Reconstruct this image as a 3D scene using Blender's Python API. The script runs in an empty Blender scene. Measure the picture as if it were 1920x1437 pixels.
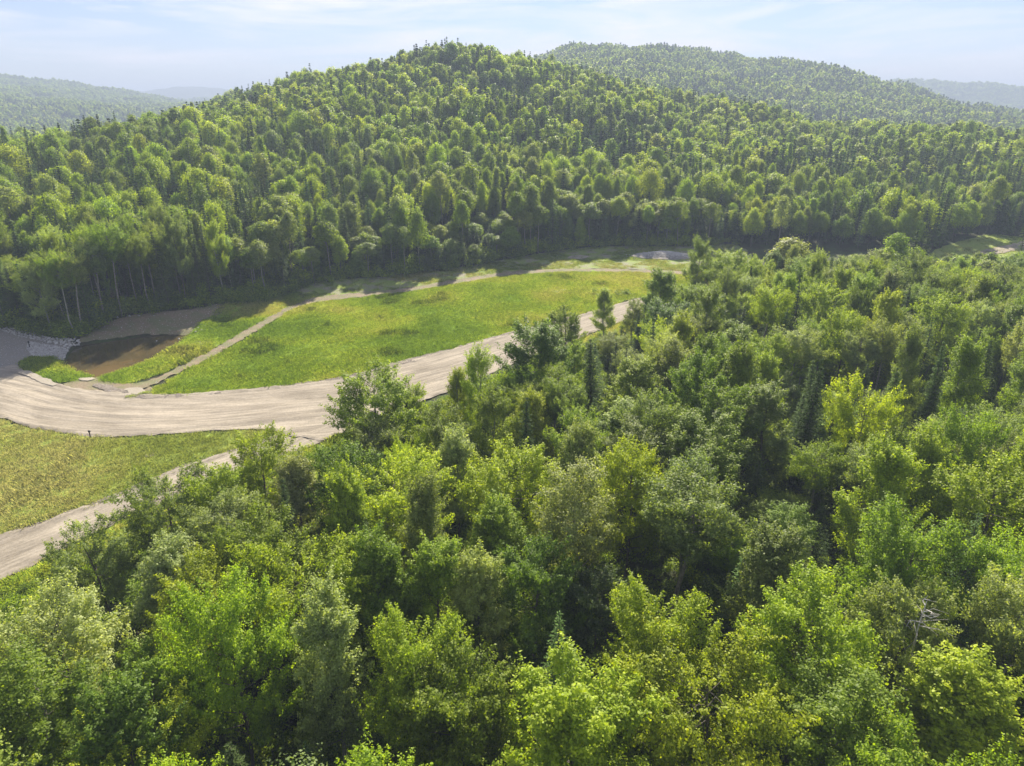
import bpy, math, random
import numpy as np
from mathutils import Vector
from mathutils.geometry import delaunay_2d_cdt

R = math.radians
scene = bpy.context.scene
col = scene.collection
random.seed(7)

# ------------------------------------------------------------------ camera, sky, sun, exposure
CAM_H, PITCH, FPX = 37.0, R(22.0), 1280.0
cam_d = bpy.data.cameras.new("camera")
cam_d.sensor_width = 36.0
cam_d.lens = 24.0
cam_d.clip_start, cam_d.clip_end = 0.5, 20000
cam = bpy.data.objects.new("camera", cam_d)
cam.location = (0, 0, CAM_H)
cam.rotation_euler = (R(90) - PITCH, 0, 0)
col.objects.link(cam)
scene.camera = cam

SUN_AZ, SUN_EL = R(8.0), R(34.5)
world = bpy.data.worlds.new("World")
scene.world = world
world.use_nodes = True
wn, wl = world.node_tree.nodes, world.node_tree.links
wn.clear()
w_out = wn.new('ShaderNodeOutputWorld')
w_bg = wn.new('ShaderNodeBackground')
sky = wn.new('ShaderNodeTexSky')
sky.sky_type = 'NISHITA'
sky.sun_disc = False
sky.sun_elevation = SUN_EL
sky.sun_rotation = SUN_AZ
sky.altitude = 300
sky.air_density = 1.0
sky.dust_density = 0.1
sky.ozone_density = 1.6
w_tc = wn.new('ShaderNodeTexCoord')
w_map = wn.new('ShaderNodeMapping')
w_map.inputs['Scale'].default_value = (2.6, 2.6, 22.0)
w_map.inputs['Rotation'].default_value = (0.0, R(7), 0.0)
w_no = wn.new('ShaderNodeTexNoise')
w_no.inputs['Scale'].default_value = 1.6
w_no.inputs['Detail'].default_value = 7
w_no.inputs['Roughness'].default_value = 0.62
w_no.inputs['Distortion'].default_value = 0.5
w_rp = wn.new('ShaderNodeMapRange')
w_rp.inputs[1].default_value = 0.42
w_rp.inputs[2].default_value = 0.68
w_rp.inputs[3].default_value = 0.0
w_rp.inputs[4].default_value = 0.95
w_mix = wn.new('ShaderNodeMix')
w_mix.data_type = 'RGBA'
w_mix.inputs[7].default_value = (8.2, 7.8, 8.2, 1)
wl.new(w_tc.outputs['Generated'], w_map.inputs['Vector'])
wl.new(w_map.outputs[0], w_no.inputs['Vector'])
wl.new(w_no.outputs['Fac'], w_rp.inputs[0])
wl.new(w_rp.outputs[0], w_mix.inputs[0])
w_t = wn.new('ShaderNodeMix')
w_t.data_type = 'RGBA'; w_t.blend_type = 'MULTIPLY'
w_t.inputs[0].default_value = 1.0
w_t.inputs[7].default_value = (.68, .66, .80, 1)
wl.new(sky.outputs[0], w_t.inputs[6])
wl.new(w_t.outputs[2], w_mix.inputs[6])
wl.new(w_mix.outputs[2], w_bg.inputs['Color'])
w_bg.inputs['Strength'].default_value = 0.05
wl.new(w_bg.outputs[0], w_out.inputs['Surface'])

sun_d = bpy.data.lights.new("sun", 'SUN')
sun_d.energy = 5.0
sun_d.angle = R(0.5)
sun_d.color = (1.0, 0.90, 0.73)
sun = bpy.data.objects.new("sun", sun_d)
sdir = Vector((math.sin(SUN_AZ) * math.cos(SUN_EL), math.cos(SUN_AZ) * math.cos(SUN_EL), math.sin(SUN_EL)))
sun.rotation_euler = (-sdir).to_track_quat('-Z', 'Y').to_euler()
col.objects.link(sun)

scene.view_settings.view_transform = 'Standard'
scene.view_settings.look = 'None'
scene.view_settings.exposure = 1.68
scene.view_settings.gamma = 1.0
scene.render.engine = 'CYCLES'
cy = scene.cycles
cy.max_bounces = 6
cy.diffuse_bounces = 3
cy.glossy_bounces = 2
cy.transmission_bounces = 4
cy.transparent_max_bounces = 4
cy.volume_bounces = 0
cy.caustics_reflective = False
cy.caustics_refractive = False
cy.use_denoising = True
cy.sample_clamp_indirect = 6.0

# ------------------------------------------------------------------ numbers: noise, pixels to ground, terrain
def hsh(ix, iy, s):
    h = (ix.astype(np.int64) * 374761393 + iy.astype(np.int64) * 668265263 + s * 974634777) & 0xffffffff
    h = ((h ^ (h >> 13)) * 1274126177) & 0xffffffff
    return ((h ^ (h >> 16)) & 0xffffff) / float(0xffffff)

def vnoise(x, y, s=0):
    x = np.asarray(x, float); y = np.asarray(y, float)
    ix, iy = np.floor(x), np.floor(y)
    fx, fy = x - ix, y - iy
    fx = fx * fx * (3 - 2 * fx); fy = fy * fy * (3 - 2 * fy)
    a, b = hsh(ix, iy, s), hsh(ix + 1, iy, s)
    c, d = hsh(ix, iy + 1, s), hsh(ix + 1, iy + 1, s)
    return (a * (1 - fx) + b * fx) * (1 - fy) + (c * (1 - fx) + d * fx) * fy

def fbm(x, y, s=0, o=3):
    t = 0; a = 1; n = 0
    for k in range(o):
        t = t + a * (vnoise(x * 2 ** k, y * 2 ** k, s + k * 17) - .5); n += a; a *= .5
    return t / n * 2

cp, sp = math.cos(PITCH), math.sin(PITCH)
def ray(px, py):
    u, v = (px - 960) / FPX, (718.5 - py) / FPX
    return u, cp + v * sp, -sp + v * cp

def project(x, y, z):
    z = z - CAM_H
    d = y * cp - z * sp
    v = y * sp + z * cp
    return 960 + FPX * x / d, 718.5 - FPX * v / d, d

# radial profile of the land by direction: (px column, Rbase, Rmid, Rcrest, ycrest, Rv, yv, R2, y2, Rv2, zv2, R3, y3, Rv3, zv3, R4, y4)
COLS = [
 (-600, 150, 190, 260, 275, 700, 285, 2300, 140, 2550, -60, 2900, 175, 3400, -60, 4100, 168),
 (-250, 140, 185, 260, 270, 700, 285, 2300, 138, 2550, -60, 2900, 175, 3400, -60, 4100, 168),
 (0,   128, 180, 270, 264, 700, 285, 2300, 147, 2550, -60, 2900, 175, 3400, -60, 4100, 168),
 (125, 126, 180, 285, 250, 700, 280, 2300, 156, 2550, -60, 2900, 175, 3400, -60, 4100, 160),
 (250, 128, 185, 300, 224, 700, 262, 2300, 177, 2550, -60, 2900, 178, 3400, -60, 4100, 165),
 (350, 132, 190, 310, 202, 680, 222, 2300, 200, 2550, -60, 2900, 165, 3400, -60, 4100, 147),
 (420, 138, 200, 330, 196, 640, 192, 1700, 200, 2550, -60, 2900, 156, 3400, -60, 4100, 153),
 (475, 142, 210, 345, 170, 640, 182, 1700, 200, 2550, -60, 2900, 153, 3400, -60, 4100, 160),
 (560, 150, 225, 360, 143, 640, 180, 2300, 190, 2550, -60, 2900, 160, 3400, -60, 4100, 165),
 (650, 158, 235, 375, 128, 640, 170, 1500, 190, 2550, -60, 2900, 170, 3400, -60, 4100, 170),
 (740, 163, 240, 385, 108, 640, 160, 1200, 170, 2550, -60, 2900, 170, 3400, -60, 4100, 170),
 (850, 166, 245, 400, 84, 640, 140, 1000, 150, 2550, -60, 2900, 170, 3400, -60, 4100, 170),
 (1000, 182, 255, 420, 98, 650, 150, 1080, 122, 2550, -60, 2900, 170, 3400, -60, 4100, 170),
 (1060, 190, 262, 430, 104, 640, 150, 1080, 88, 2550, -60, 2900, 170, 3400, -60, 4100, 170),
 (1130, 194, 268, 430, 118, 640, 165, 1080, 83, 2550, -60, 2900, 160, 3400, -60, 4100, 170),
 (1220, 195, 272, 435, 145, 640, 195, 1090, 90, 2550, -60, 2900, 160, 3400, -60, 4100, 170),
 (1300, 196, 275, 440, 186, 640, 222, 1100, 96, 2550, -60, 2900, 160, 3400, -60, 4100, 170),
 (1400, 198, 280, 440, 212, 640, 240, 1110, 98, 2550, -60, 2900, 160, 3400, -60, 4100, 170),
 (1500, 200, 280, 430, 232, 640, 252, 1120, 109, 2200, -60, 2700, 158, 3400, -60, 4100, 170),
 (1600, 202, 280, 430, 244, 640, 262, 1130, 131, 2200, -60, 2700, 150, 3400, -60, 4100, 170),
 (1700, 204, 280, 420, 252, 640, 268, 1140, 163, 2100, -60, 2700, 143, 3400, -60, 4100, 170),
 (1800, 206, 280, 420, 258, 640, 270, 1150, 184, 2100, -60, 2700, 148, 3400, -60, 4100, 170),
 (1920, 208, 280, 420, 264, 640, 272, 1150, 201, 2100, -60, 2700, 154, 3400, -60, 4100, 170),
 (2250, 210, 280, 420, 266, 640, 274, 1150, 214, 2100, -60, 2700, 160, 3400, -60, 4100, 175),
 (2700, 212, 280, 420, 268, 640, 276, 1150, 220, 2100, -60, 2700, 160, 3400, -60, 4100, 175)]
def col_table():
    az, rr, zz = [], [], []
    def zat(px, y, r, th):
        a, b, c = ray(px, y)
        return CAM_H + r * c / math.hypot(a, b) - th
    for c in COLS:
        px, rb, rm, rc, yc, rv, yv, r2, y2, rv2, zv2, r3, y3, rv3, zv3, r4, y4 = c
        a, b, _ = ray(px, yc)
        az.append(math.atan2(a, b))
        zc = zat(px, yc, rc, 12)
        rr.append([0, rb, rm, (rm + rc) / 2, rc, rv, r2, rv2, r3, rv3, r4, 6500])
        zz.append([0, 0, zc * .26, zc * .68, zc, zat(px, yv, rv, 11), zat(px, y2, r2, 10), zv2, zat(px, y3, r3, 9), zv3, zat(px, y4, r4, 6), -60])
    return np.array(az), np.array(rr, float), np.array(zz, float)
AZ, RR, ZZ = col_table()

def prof(az, r):
    az = np.clip(az, AZ[0], AZ[-1])
    k = np.clip(np.searchsorted(AZ, az) - 1, 0, len(AZ) - 2)
    t = (az - AZ[k]) / (AZ[k + 1] - AZ[k])
    out = np.full(r.shape, -60.0)
    n = RR.shape[1]
    rt = [RR[k, i] * (1 - t) + RR[k + 1, i] * t for i in range(n)]
    zt = [ZZ[k, i] * (1 - t) + ZZ[k + 1, i] * t for i in range(n)]
    for i in range(n - 1):
        m = (r >= rt[i]) & (r < rt[i + 1])
        f = (r - rt[i]) / (rt[i + 1] - rt[i])
        out = np.where(m, zt[i] * (1 - f) + zt[i + 1] * f, out)
    return out

def base_h(x, y):
    x = np.asarray(x, float); y = np.asarray(y, float)
    r = np.hypot(x, y); az = np.arctan2(x, y)
    z = 0
    ss = (.93, .955, .98, 1.0, 1.02, 1.045, 1.07)
    for q, s in enumerate(ss):
        z = z + prof(az + (q % 3 - 1) * .008, r * s)
    z = z / len(ss)
    hill = np.clip((r - 190) / 120, 0, 1)
    z = z + hill * fbm(x / 68, y / 68, 3, 3) * 12.0
    z = z + np.clip((r - 600) / 500, 0, 1) * fbm(x / 260, y / 260, 9, 3) * 14.0
    z = z + fbm(x / 33, y / 33, 5, 2) * .35
    behind = np.clip((-y) / 200, 0, 1)
    return z * (1 - behind) + behind * (fbm(x / 90, y / 90, 21, 2) * 8)

def pin(x, y, poly):
    x = np.asarray(x, float); y = np.asarray(y, float)
    ins = np.zeros(x.shape, bool)
    n = len(poly)
    for i in range(n):
        x1, y1 = poly[i]; x2, y2 = poly[(i + 1) % n]
        if y1 == y2: continue
        c = ((y1 > y) != (y2 > y)) & (x < (x2 - x1) * (y - y1) / (y2 - y1) + x1)
        ins ^= c
    return ins

def dline(x, y, pts, closed=False):
    """distance to a polyline, length along it, signed side"""
    x = np.asarray(x, float); y = np.asarray(y, float)
    best = np.full(x.shape, 1e9); al = np.zeros(x.shape); sd = np.zeros(x.shape)
    L = 0
    n = len(pts)
    for i in range(n if closed else n - 1):
        x1, y1 = pts[i]; x2, y2 = pts[(i + 1) % n]
        dx, dy = x2 - x1, y2 - y1
        l = math.hypot(dx, dy) + 1e-9
        t = np.clip(((x - x1) * dx + (y - y1) * dy) / l ** 2, 0, 1)
        d = np.hypot(x - x1 - t * dx, y - y1 - t * dy)
        m = d < best
        best = np.where(m, d, best)
        al = np.where(m, L + t * l, al)
        s = ((x - x1) * dy - (y - y1) * dx) / l
        sd = np.where(m, s, sd)
        L += l
    return best, al, sd

def gp(px, py, lift=0.0):
    """the point of the ground (plus lift) seen at a photo pixel"""
    a, b, c = ray(px, py)
    z = lift
    for _ in range(8):
        t = (z - CAM_H) / c if c < -1e-4 else 400
        x, y = a * t, b * t
        if not (0 < t < 1500): x, y = a * 400, b * 400
        z = float(base_h(np.array([x]), np.array([y]))[0]) + lift
    return x, y

def gpoly(pts): return [gp(*p) for p in pts]

POND = gpoly([(119, 675), (129, 652), (153, 640), (192, 633), (252, 625), (311, 622), (359, 626), (335, 641), (299, 663), (264, 680), (216, 695), (176, 706), (156, 698), (134, 692), (120, 683)])
MOUND = gp(1244, 481)
BANKC = gpoly([(200, 600), (300, 592), (420, 577)])
def ground(x, y):
    x = np.asarray(x, float); y = np.asarray(y, float)
    z = base_h(x, y)
    near = (np.abs(x + 60) < 60) & (y > 60) & (y < 150)
    if near.any():
        xn, yn = x[near], y[near]
        d, _, _ = dline(xn, yn, POND, True)
        ins = pin(xn, yn, POND)
        zn = np.where(ins, -np.clip(d * .45, 0, 1.4) - .25, -.25 * np.clip(1 - d / 1.6, 0, 1))
        db, _, _ = dline(xn, yn, BANKC)
        zn = zn + .9 * np.exp(-(db / 3.0) ** 2) * ~ins
        z = z.copy(); z[near] += zn
    return z
def gz(x, y): return float(ground(np.array([x]), np.array([y]))[0])

# ------------------------------------------------------------------ mesh and object helpers
def mesh_np(name, verts, loops, nper, mats, midx=None, attrs=None, smooth=False):
    me = bpy.data.meshes.new(name)
    verts = np.asarray(verts, np.float32).reshape(-1, 3)
    loops = np.asarray(loops, np.int32).ravel()
    if np.isscalar(nper):
        nf = len(loops) // nper
        tot = np.full(nf, nper, np.int32)
    else:
        tot = np.asarray(nper, np.int32); nf = len(tot)
    st = np.concatenate([[0], np.cumsum(tot)[:-1]]).astype(np.int32)
    me.vertices.add(len(verts)); me.vertices.foreach_set('co', verts.ravel())
    me.loops.add(len(loops)); me.loops.foreach_set('vertex_index', loops)
    me.polygons.add(nf); me.polygons.foreach_set('loop_start', st); me.polygons.foreach_set('loop_total', tot)
    for m in mats: me.materials.append(m)
    if midx is not None: me.polygons.foreach_set('material_index', np.asarray(midx, np.int32))
    if smooth: me.polygons.foreach_set('use_smooth', np.ones(nf, bool))
    for k, (dom, v) in (attrs or {}).items():
        a = me.attributes.new(k, 'FLOAT', dom)
        a.data.foreach_set('value', np.asarray(v, np.float32))
    me.update(calc_edges=True)
    me.validate()
    return me

def link(name, data, parent=None, loc=(0, 0, 0), rz=0, sc=None):
    o = bpy.data.objects.new(name, data)
    col.objects.link(o)
    o.location = loc
    o.rotation_euler = (0, 0, rz)
    if sc: o.scale = sc
    if parent: o.parent = parent
    return o

def tag(o, label=None, cat=None, group=None, kind=None):
    if label: o['label'] = label
    if cat: o['category'] = cat
    if group: o['group'] = group
    if kind: o['kind'] = kind
    return o

# ------------------------------------------------------------------ materials
def mat(name):
    m = bpy.data.materials.new(name)
    m.use_nodes = True
    nt = m.node_tree
    nt.nodes.clear()
    out = nt.nodes.new('ShaderNodeOutputMaterial')
    return m, nt, out

def N(nt, t, **kw):
    n = nt.nodes.new(t)
    for k, v in kw.items():
        if isinstance(k, str) and k.startswith('_'): setattr(n, k[1:], v)
    return n

def principled(nt, out, rough=.8, spec=.3):
    b = nt.nodes.new('ShaderNodeBsdfPrincipled')
    b.inputs['Roughness'].default_value = rough
    b.inputs['Specular IOR Level'].default_value = spec
    nt.links.new(b.outputs[0], out.inputs['Surface'])
    return b

def ramp(nt, stops):
    r = nt.nodes.new('ShaderNodeValToRGB')
    e = r.color_ramp.elements
    while len(e) < len(stops): e.new(.5)
    for el, (p, c) in zip(e, stops):
        el.position = p; el.color = (*c, 1)
    return r

def noise(nt, vec, scale, detail=4, rough=.6, dist=0):
    n = nt.nodes.new('ShaderNodeTexNoise')
    n.inputs['Scale'].default_value = scale
    n.inputs['Detail'].default_value = detail
    n.inputs['Roughness'].default_value = rough
    n.inputs['Distortion'].default_value = dist
    if vec is not None: nt.links.new(vec, n.inputs['Vector'])
    return n

def mixc(nt, fac, a, b, mode='MIX'):
    m = nt.nodes.new('ShaderNodeMix'); m.data_type = 'RGBA'; m.blend_type = mode
    for s, i in ((fac, 0), (a, 6), (b, 7)):
        if hasattr(s, 'links') or hasattr(s, 'is_linked'): nt.links.new(s, m.inputs[i])
        elif isinstance(s, (int, float)): m.inputs[i].default_value = s
        else: m.inputs[i].default_value = (*s, 1)
    return m.outputs[2]

def maprange(nt, v, a, b, c=0., d=1.):
    m = nt.nodes.new('ShaderNodeMapRange')
    nt.links.new(v, m.inputs[0])
    for i, q in enumerate((a, b, c, d)): m.inputs[i + 1].default_value = q
    return m.outputs[0]

def leaf_mat(name, rough=.5, trans=.42, spec=.35, tcol=(2.0, 1.95, .5)):
    """foliage: reflective and translucent; the tree's own colour comes from its tint property"""
    m, nt, out = mat(name)
    at = nt.nodes.new('ShaderNodeAttribute'); at.attribute_type = 'INSTANCER'; at.attribute_name = 'tint'
    lr = nt.nodes.new('ShaderNodeAttribute'); lr.attribute_type = 'GEOMETRY'; lr.attribute_name = 'lr'
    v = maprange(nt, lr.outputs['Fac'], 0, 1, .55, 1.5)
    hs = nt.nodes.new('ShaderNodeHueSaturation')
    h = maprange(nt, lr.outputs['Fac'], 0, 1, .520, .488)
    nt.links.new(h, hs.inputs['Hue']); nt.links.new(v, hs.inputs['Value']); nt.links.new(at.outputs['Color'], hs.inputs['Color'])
    b = principled(nt, out, rough, spec)
    nt.links.new(hs.outputs[0], b.inputs['Base Color'])
    tr = nt.nodes.new('ShaderNodeBsdfTranslucent')
    tc = mixc(nt, 1.0, hs.outputs[0], tcol, 'MULTIPLY')
    nt.links.new(tc, tr.inputs['Color'])
    mx = nt.nodes.new('ShaderNodeMixShader')
    mx.inputs[0].default_value = trans
    nt.links.new(b.outputs[0], mx.inputs[1]); nt.links.new(tr.outputs[0], mx.inputs[2])
    nt.links.new(mx.outputs[0], out.inputs['Surface'])
    return m

def bark_mat(name, c1, c2, c3=None):
    m, nt, out = mat(name)
    b = principled(nt, out, .9, .2)
    tc = nt.nodes.new('ShaderNodeTexCoord')
    mp = nt.nodes.new('ShaderNodeMapping'); mp.inputs['Scale'].default_value = (3, 3, 1.2)
    nt.links.new(tc.outputs['Object'], mp.inputs['Vector'])
    n = noise(nt, mp.outputs[0], 3.0, 6, .7)
    r = ramp(nt, [(.3, c1), (.55, c2), (.72, c3 or c2)])
    nt.links.new(n.outputs['Fac'], r.inputs[0]); nt.links.new(r.outputs[0], b.inputs['Base Color'])
    bp = nt.nodes.new('ShaderNodeBump'); bp.inputs['Strength'].default_value = .6; bp.inputs['Distance'].default_value = .03
    nt.links.new(n.outputs['Fac'], bp.inputs['Height']); nt.links.new(bp.outputs[0], b.inputs['Normal'])
    return m

def ground_mat(name, fine, stops, stops2=None, s1=.35, s2=6.0, bump=.25, dist=.08, rough=.95, mixlo=.4, mixhi=.62):
    """earthy surface: a broad patchwork of two colour ramps with fine bumps"""
    m, nt, out = mat(name)
    b = principled(nt, out, rough, .15)
    geo = nt.nodes.new('ShaderNodeNewGeometry')
    n1 = noise(nt, geo.outputs['Position'], s2, 8, .7)
    r1 = ramp(nt, stops); nt.links.new(n1.outputs['Fac'], r1.inputs[0])
    c = r1.outputs[0]
    if stops2:
        n2 = noise(nt, geo.outputs['Position'], s1, 7, .65, .3)
        r2 = ramp(nt, stops2); nt.links.new(n1.outputs['Fac'], r2.inputs[0])
        f = maprange(nt, n2.outputs['Fac'], mixlo, mixhi)
        c = mixc(nt, f, c, r2.outputs[0])
    nt.links.new(c, b.inputs['Base Color'])
    n3 = noise(nt, geo.outputs['Position'], fine, 6, .75)
    bp = nt.nodes.new('ShaderNodeBump'); bp.inputs['Strength'].default_value = bump; bp.inputs['Distance'].default_value = dist
    nt.links.new(n3.outputs['Fac'], bp.inputs['Height']); nt.links.new(bp.outputs[0], b.inputs['Normal'])
    return m

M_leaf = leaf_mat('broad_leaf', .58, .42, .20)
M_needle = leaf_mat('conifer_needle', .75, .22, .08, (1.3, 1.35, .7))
M_grassb = leaf_mat('grass_blade', .7, .42, .12, (1.4, 1.35, .7))
M_bark = bark_mat('grey_brown_bark', (.05, .042, .034), (.13, .115, .10), (.20, .19, .17))
M_birch = bark_mat('pale_birch_bark', (.06, .05, .04), (.27, .25, .22), (.42, .40, .36))
M_aspen = bark_mat('grey_green_bark', (.10, .10, .08), (.27, .27, .22), (.36, .36, .30))
M_dead = bark_mat('weathered_dead_wood', (.30, .28, .26), (.48, .46, .43), (.6, .58, .55))

M_forest = ground_mat('forest_floor', 3, [(.3, (.018, .022, .010)), (.5, (.032, .032, .016)), (.7, (.050, .045, .025))],
                      [(.3, (.02, .035, .010)), (.6, (.05, .085, .02)), (.8, (.07, .10, .03))], .2, 2.0, .6, .3)
M_meadow = ground_mat('meadow_turf', 8, [(.28, (.11, .18, .02)), (.5, (.17, .25, .028)), (.72, (.26, .32, .05))],
                      [(.28, (.10, .19, .02)), (.5, (.16, .27, .024)), (.72, (.24, .33, .045))], .18, 2.2, .5, .15)
M_dry = ground_mat('dry_meadow_turf', 9, [(.28, (.13, .18, .035)), (.5, (.20, .25, .055)), (.72, (.30, .31, .10))],
                   [(.28, (.12, .19, .028)), (.5, (.185, .26, .04)), (.72, (.25, .31, .06))], .22, 2.6, .5, .12)
M_margin = ground_mat('rough_margin_soil', 6, [(.3, (.13, .125, .09)), (.5, (.19, .18, .135)), (.7, (.28, .265, .21))],
                      [(.28, (.10, .16, .03)), (.5, (.16, .22, .045)), (.75, (.23, .27, .08))], .30, 3.0, .5, .12, .95, .40, .54)
M_gravel = ground_mat('grey_gravel_ground', 14, [(.3, (.13, .122, .112)), (.5, (.22, .208, .193)), (.7, (.36, .345, .325))],
                      [(.3, (.15, .14, .12)), (.6, (.28, .26, .23)), (.8, (.4, .38, .35))], .5, 9.0, .8, .12)
M_bank = ground_mat('stony_bank_soil', 10, [(.3, (.13, .100, .068)), (.5, (.20, .158, .112)), (.72, (.31, .26, .20))],
                    [(.3, (.10, .12, .05)), (.6, (.17, .17, .09)), (.8, (.24, .22, .15))], .4, 5.0, .7, .12)
M_sand = ground_mat('pale_sand', 9, [(.3, (.20, .18, .145)), (.5, (.27, .245, .205)), (.7, (.33, .305, .26))], None, .4, 5.0, .4, .06)
M_soil = ground_mat('dark_turned_soil', 9, [(.3, (.10, .085, .07)), (.5, (.19, .165, .14)), (.7, (.34, .31, .27))], None, .4, 4.0, .9, .16)

def road_mat():
    m, nt, out = mat('graded_dirt_road')
    b = principled(nt, out, .95, .12)
    au = N(nt, 'ShaderNodeAttribute'); au.attribute_name = 'along'
    av = N(nt, 'ShaderNodeAttribute'); av.attribute_name = 'across'
    cx = nt.nodes.new('ShaderNodeCombineXYZ')
    nt.links.new(au.outputs['Fac'], cx.inputs[0]); nt.links.new(av.outputs['Fac'], cx.inputs[1])
    mp = nt.nodes.new('ShaderNodeMapping'); mp.inputs['Scale'].default_value = (.08, 1.35, 1)
    nt.links.new(cx.outputs[0], mp.inputs['Vector'])
    st = noise(nt, mp.outputs[0], 1.5, 8, .68, .55)
    mp2 = nt.nodes.new('ShaderNodeMapping'); mp2.inputs['Scale'].default_value = (.09, .3, 1)
    nt.links.new(cx.outputs[0], mp2.inputs['Vector'])
    st2 = noise(nt, mp2.outputs[0], 1.2, 5, .6, .6)
    geo = nt.nodes.new('ShaderNodeNewGeometry')
    g = noise(nt, geo.outputs['Position'], 4, 8, .75)
    r = ramp(nt, [(.26, (.15, .13, .105)), (.42, (.235, .208, .168)), (.56, (.29, .258, .213)), (.8, (.36, .323, .27))])
    nt.links.new(st.outputs['Fac'], r.inputs[0])
    r2 = ramp(nt, [(.32, (.70, .69, .68)), (.5, (.95, .95, .95)), (.68, (1.2, 1.2, 1.2))]); nt.links.new(st2.outputs['Fac'], r2.inputs[0])
    c = mixc(nt, 1.0, r.outputs[0], r2.outputs[0], 'MULTIPLY')
    r3 = ramp(nt, [(.25, (.68, .68, .68)), (.7, (1.15, 1.15, 1.15))]); nt.links.new(g.outputs['Fac'], r3.inputs[0])
    c = mixc(nt, 1.0, c, r3.outputs[0], 'MULTIPLY')
    # thin dark tyre grooves
    gr = maprange(nt, st.outputs['Fac'], .33, .38, .55, 0.)
    c = mixc(nt, gr, c, (.17, .15, .13))
    nt.links.new(c, b.inputs['Base Color'])
    bp = nt.nodes.new('ShaderNodeBump'); bp.inputs['Strength'].default_value = .7; bp.inputs['Distance'].default_value = .12
    nt.links.new(st.outputs['Fac'], bp.inputs['Height'])
    bp2 = nt.nodes.new('ShaderNodeBump'); bp2.inputs['Strength'].default_value = .5; bp2.inputs['Distance'].default_value = .05
    nt.links.new(g.outputs['Fac'], bp2.inputs['Height']); nt.links.new(bp.outputs[0], bp2.inputs['Normal'])
    nt.links.new(bp2.outputs[0], b.inputs['Normal'])
    return m
M_road = road_mat()

def water_mat():
    m, nt, out = mat('murky_pond_water')
    b = principled(nt, out, .10, .45)
    b.inputs['IOR'].default_value = 1.33
    geo = nt.nodes.new('ShaderNodeNewGeometry')
    n = noise(nt, geo.outputs['Position'], .22, 5, .6, .4)
    r = ramp(nt, [(.3, (.045, .040, .020)), (.6, (.075, .058, .026)), (.8, (.10, .07, .03))])
    nt.links.new(n.outputs['Fac'], r.inputs[0])
    # sunlit near corner of the pond, painted in as a warmer brown
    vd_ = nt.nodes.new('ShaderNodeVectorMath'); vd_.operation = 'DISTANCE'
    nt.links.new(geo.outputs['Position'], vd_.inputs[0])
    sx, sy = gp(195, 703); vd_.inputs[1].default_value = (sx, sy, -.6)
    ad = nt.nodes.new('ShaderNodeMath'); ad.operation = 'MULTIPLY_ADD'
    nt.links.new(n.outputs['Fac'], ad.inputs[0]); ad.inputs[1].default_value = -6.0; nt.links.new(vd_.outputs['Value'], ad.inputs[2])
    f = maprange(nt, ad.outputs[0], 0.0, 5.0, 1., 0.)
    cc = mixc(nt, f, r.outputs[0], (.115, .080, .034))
    nt.links.new(cc, b.inputs['Base Color'])
    n2 = noise(nt, geo.outputs['Position'], 3, 3, .5)
    bp = nt.nodes.new('ShaderNodeBump'); bp.inputs['Strength'].default_value = .06; bp.inputs['Distance'].default_value = .03
    nt.links.new(n2.outputs['Fac'], bp.inputs['Height']); nt.links.new(bp.outputs[0], b.inputs['Normal'])
    return m
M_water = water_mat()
M_rock = ground_mat('pale_rock', 5, [(.3, (.26, .25, .235)), (.5, (.40, .39, .375)), (.7, (.56, .55, .54))], None, .4, 2.0, .5, .08)
m_, nt_, out_ = mat('black_plastic'); b_ = principled(nt_, out_, .5, .4); b_.inputs['Base Color'].default_value = (.02, .02, .022, 1); M_black = m_

# ------------------------------------------------------------------ the land: one sheet to the horizon
def build_terrain():
    az = np.concatenate([np.radians(np.arange(-180, -52, 4.0)), np.radians(np.arange(-52, 52, .32)), np.radians(np.arange(52, 180, 4.0))])
    r = [0.5]
    while r[-1] < 6400:
        q = r[-1]
        r.append(q + (3 if q < 30 else (.75 if 45 < q < 200 else max(1.2, q * .011)) if q >= 45 else 1.5))
    r = np.array(r)
    A, RRr = np.meshgrid(az, r)
    X, Y = RRr * np.sin(A), RRr * np.cos(A)
    Z = ground(X, Y)
    Z = Z - .05 * ((RRr > 40) & (RRr < 230))
    na, nr = len(az), len(r)
    V = np.stack([X, Y, Z], -1).reshape(-1, 3)
    i, j = np.meshgrid(np.arange(nr - 1), np.arange(na), indexing='ij')
    j2 = (j + 1) % na
    F = np.stack([i * na + j, i * na + j2, (i + 1) * na + j2, (i + 1) * na + j], -1).reshape(-1, 4)[:, ::-1]
    me = mesh_np('ground', V, F, 4, [M_forest], smooth=True)
    o = link('ground', me); tag(o, kind='structure')
build_terrain()

def densify(pts, step=1.0, jit=.0, seed=1, closed=True):
    out = []
    n = len(pts)
    for i in range(n if closed else n - 1):
        x1, y1 = pts[i]; x2, y2 = pts[(i + 1) % n]
        l = math.hypot(x2 - x1, y2 - y1); k = max(1, int(l / step))
        nx, ny = -(y2 - y1) / (l + 1e-9), (x2 - x1) / (l + 1e-9)
        for q in range(k):
            t = q / k
            x, y = x1 + (x2 - x1) * t, y1 + (y2 - y1) * t
            d = jit * float(fbm(np.array([x * .8]), np.array([y * .8]), seed, 3)[0]) * 2
            out.append((x + nx * d, y + ny * d))
    return out

def chaikin(pts, n=2, closed=True):
    for _ in range(n):
        q = []
        m = len(pts)
        for i in range(m if closed else m - 1):
            a, b = pts[i], pts[(i + 1) % m]
            q.append((a[0] * .75 + b[0] * .25, a[1] * .75 + b[1] * .25)); q.append((a[0] * .25 + b[0] * .75, a[1] * .25 + b[1] * .75))
        pts = q
    return pts

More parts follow.
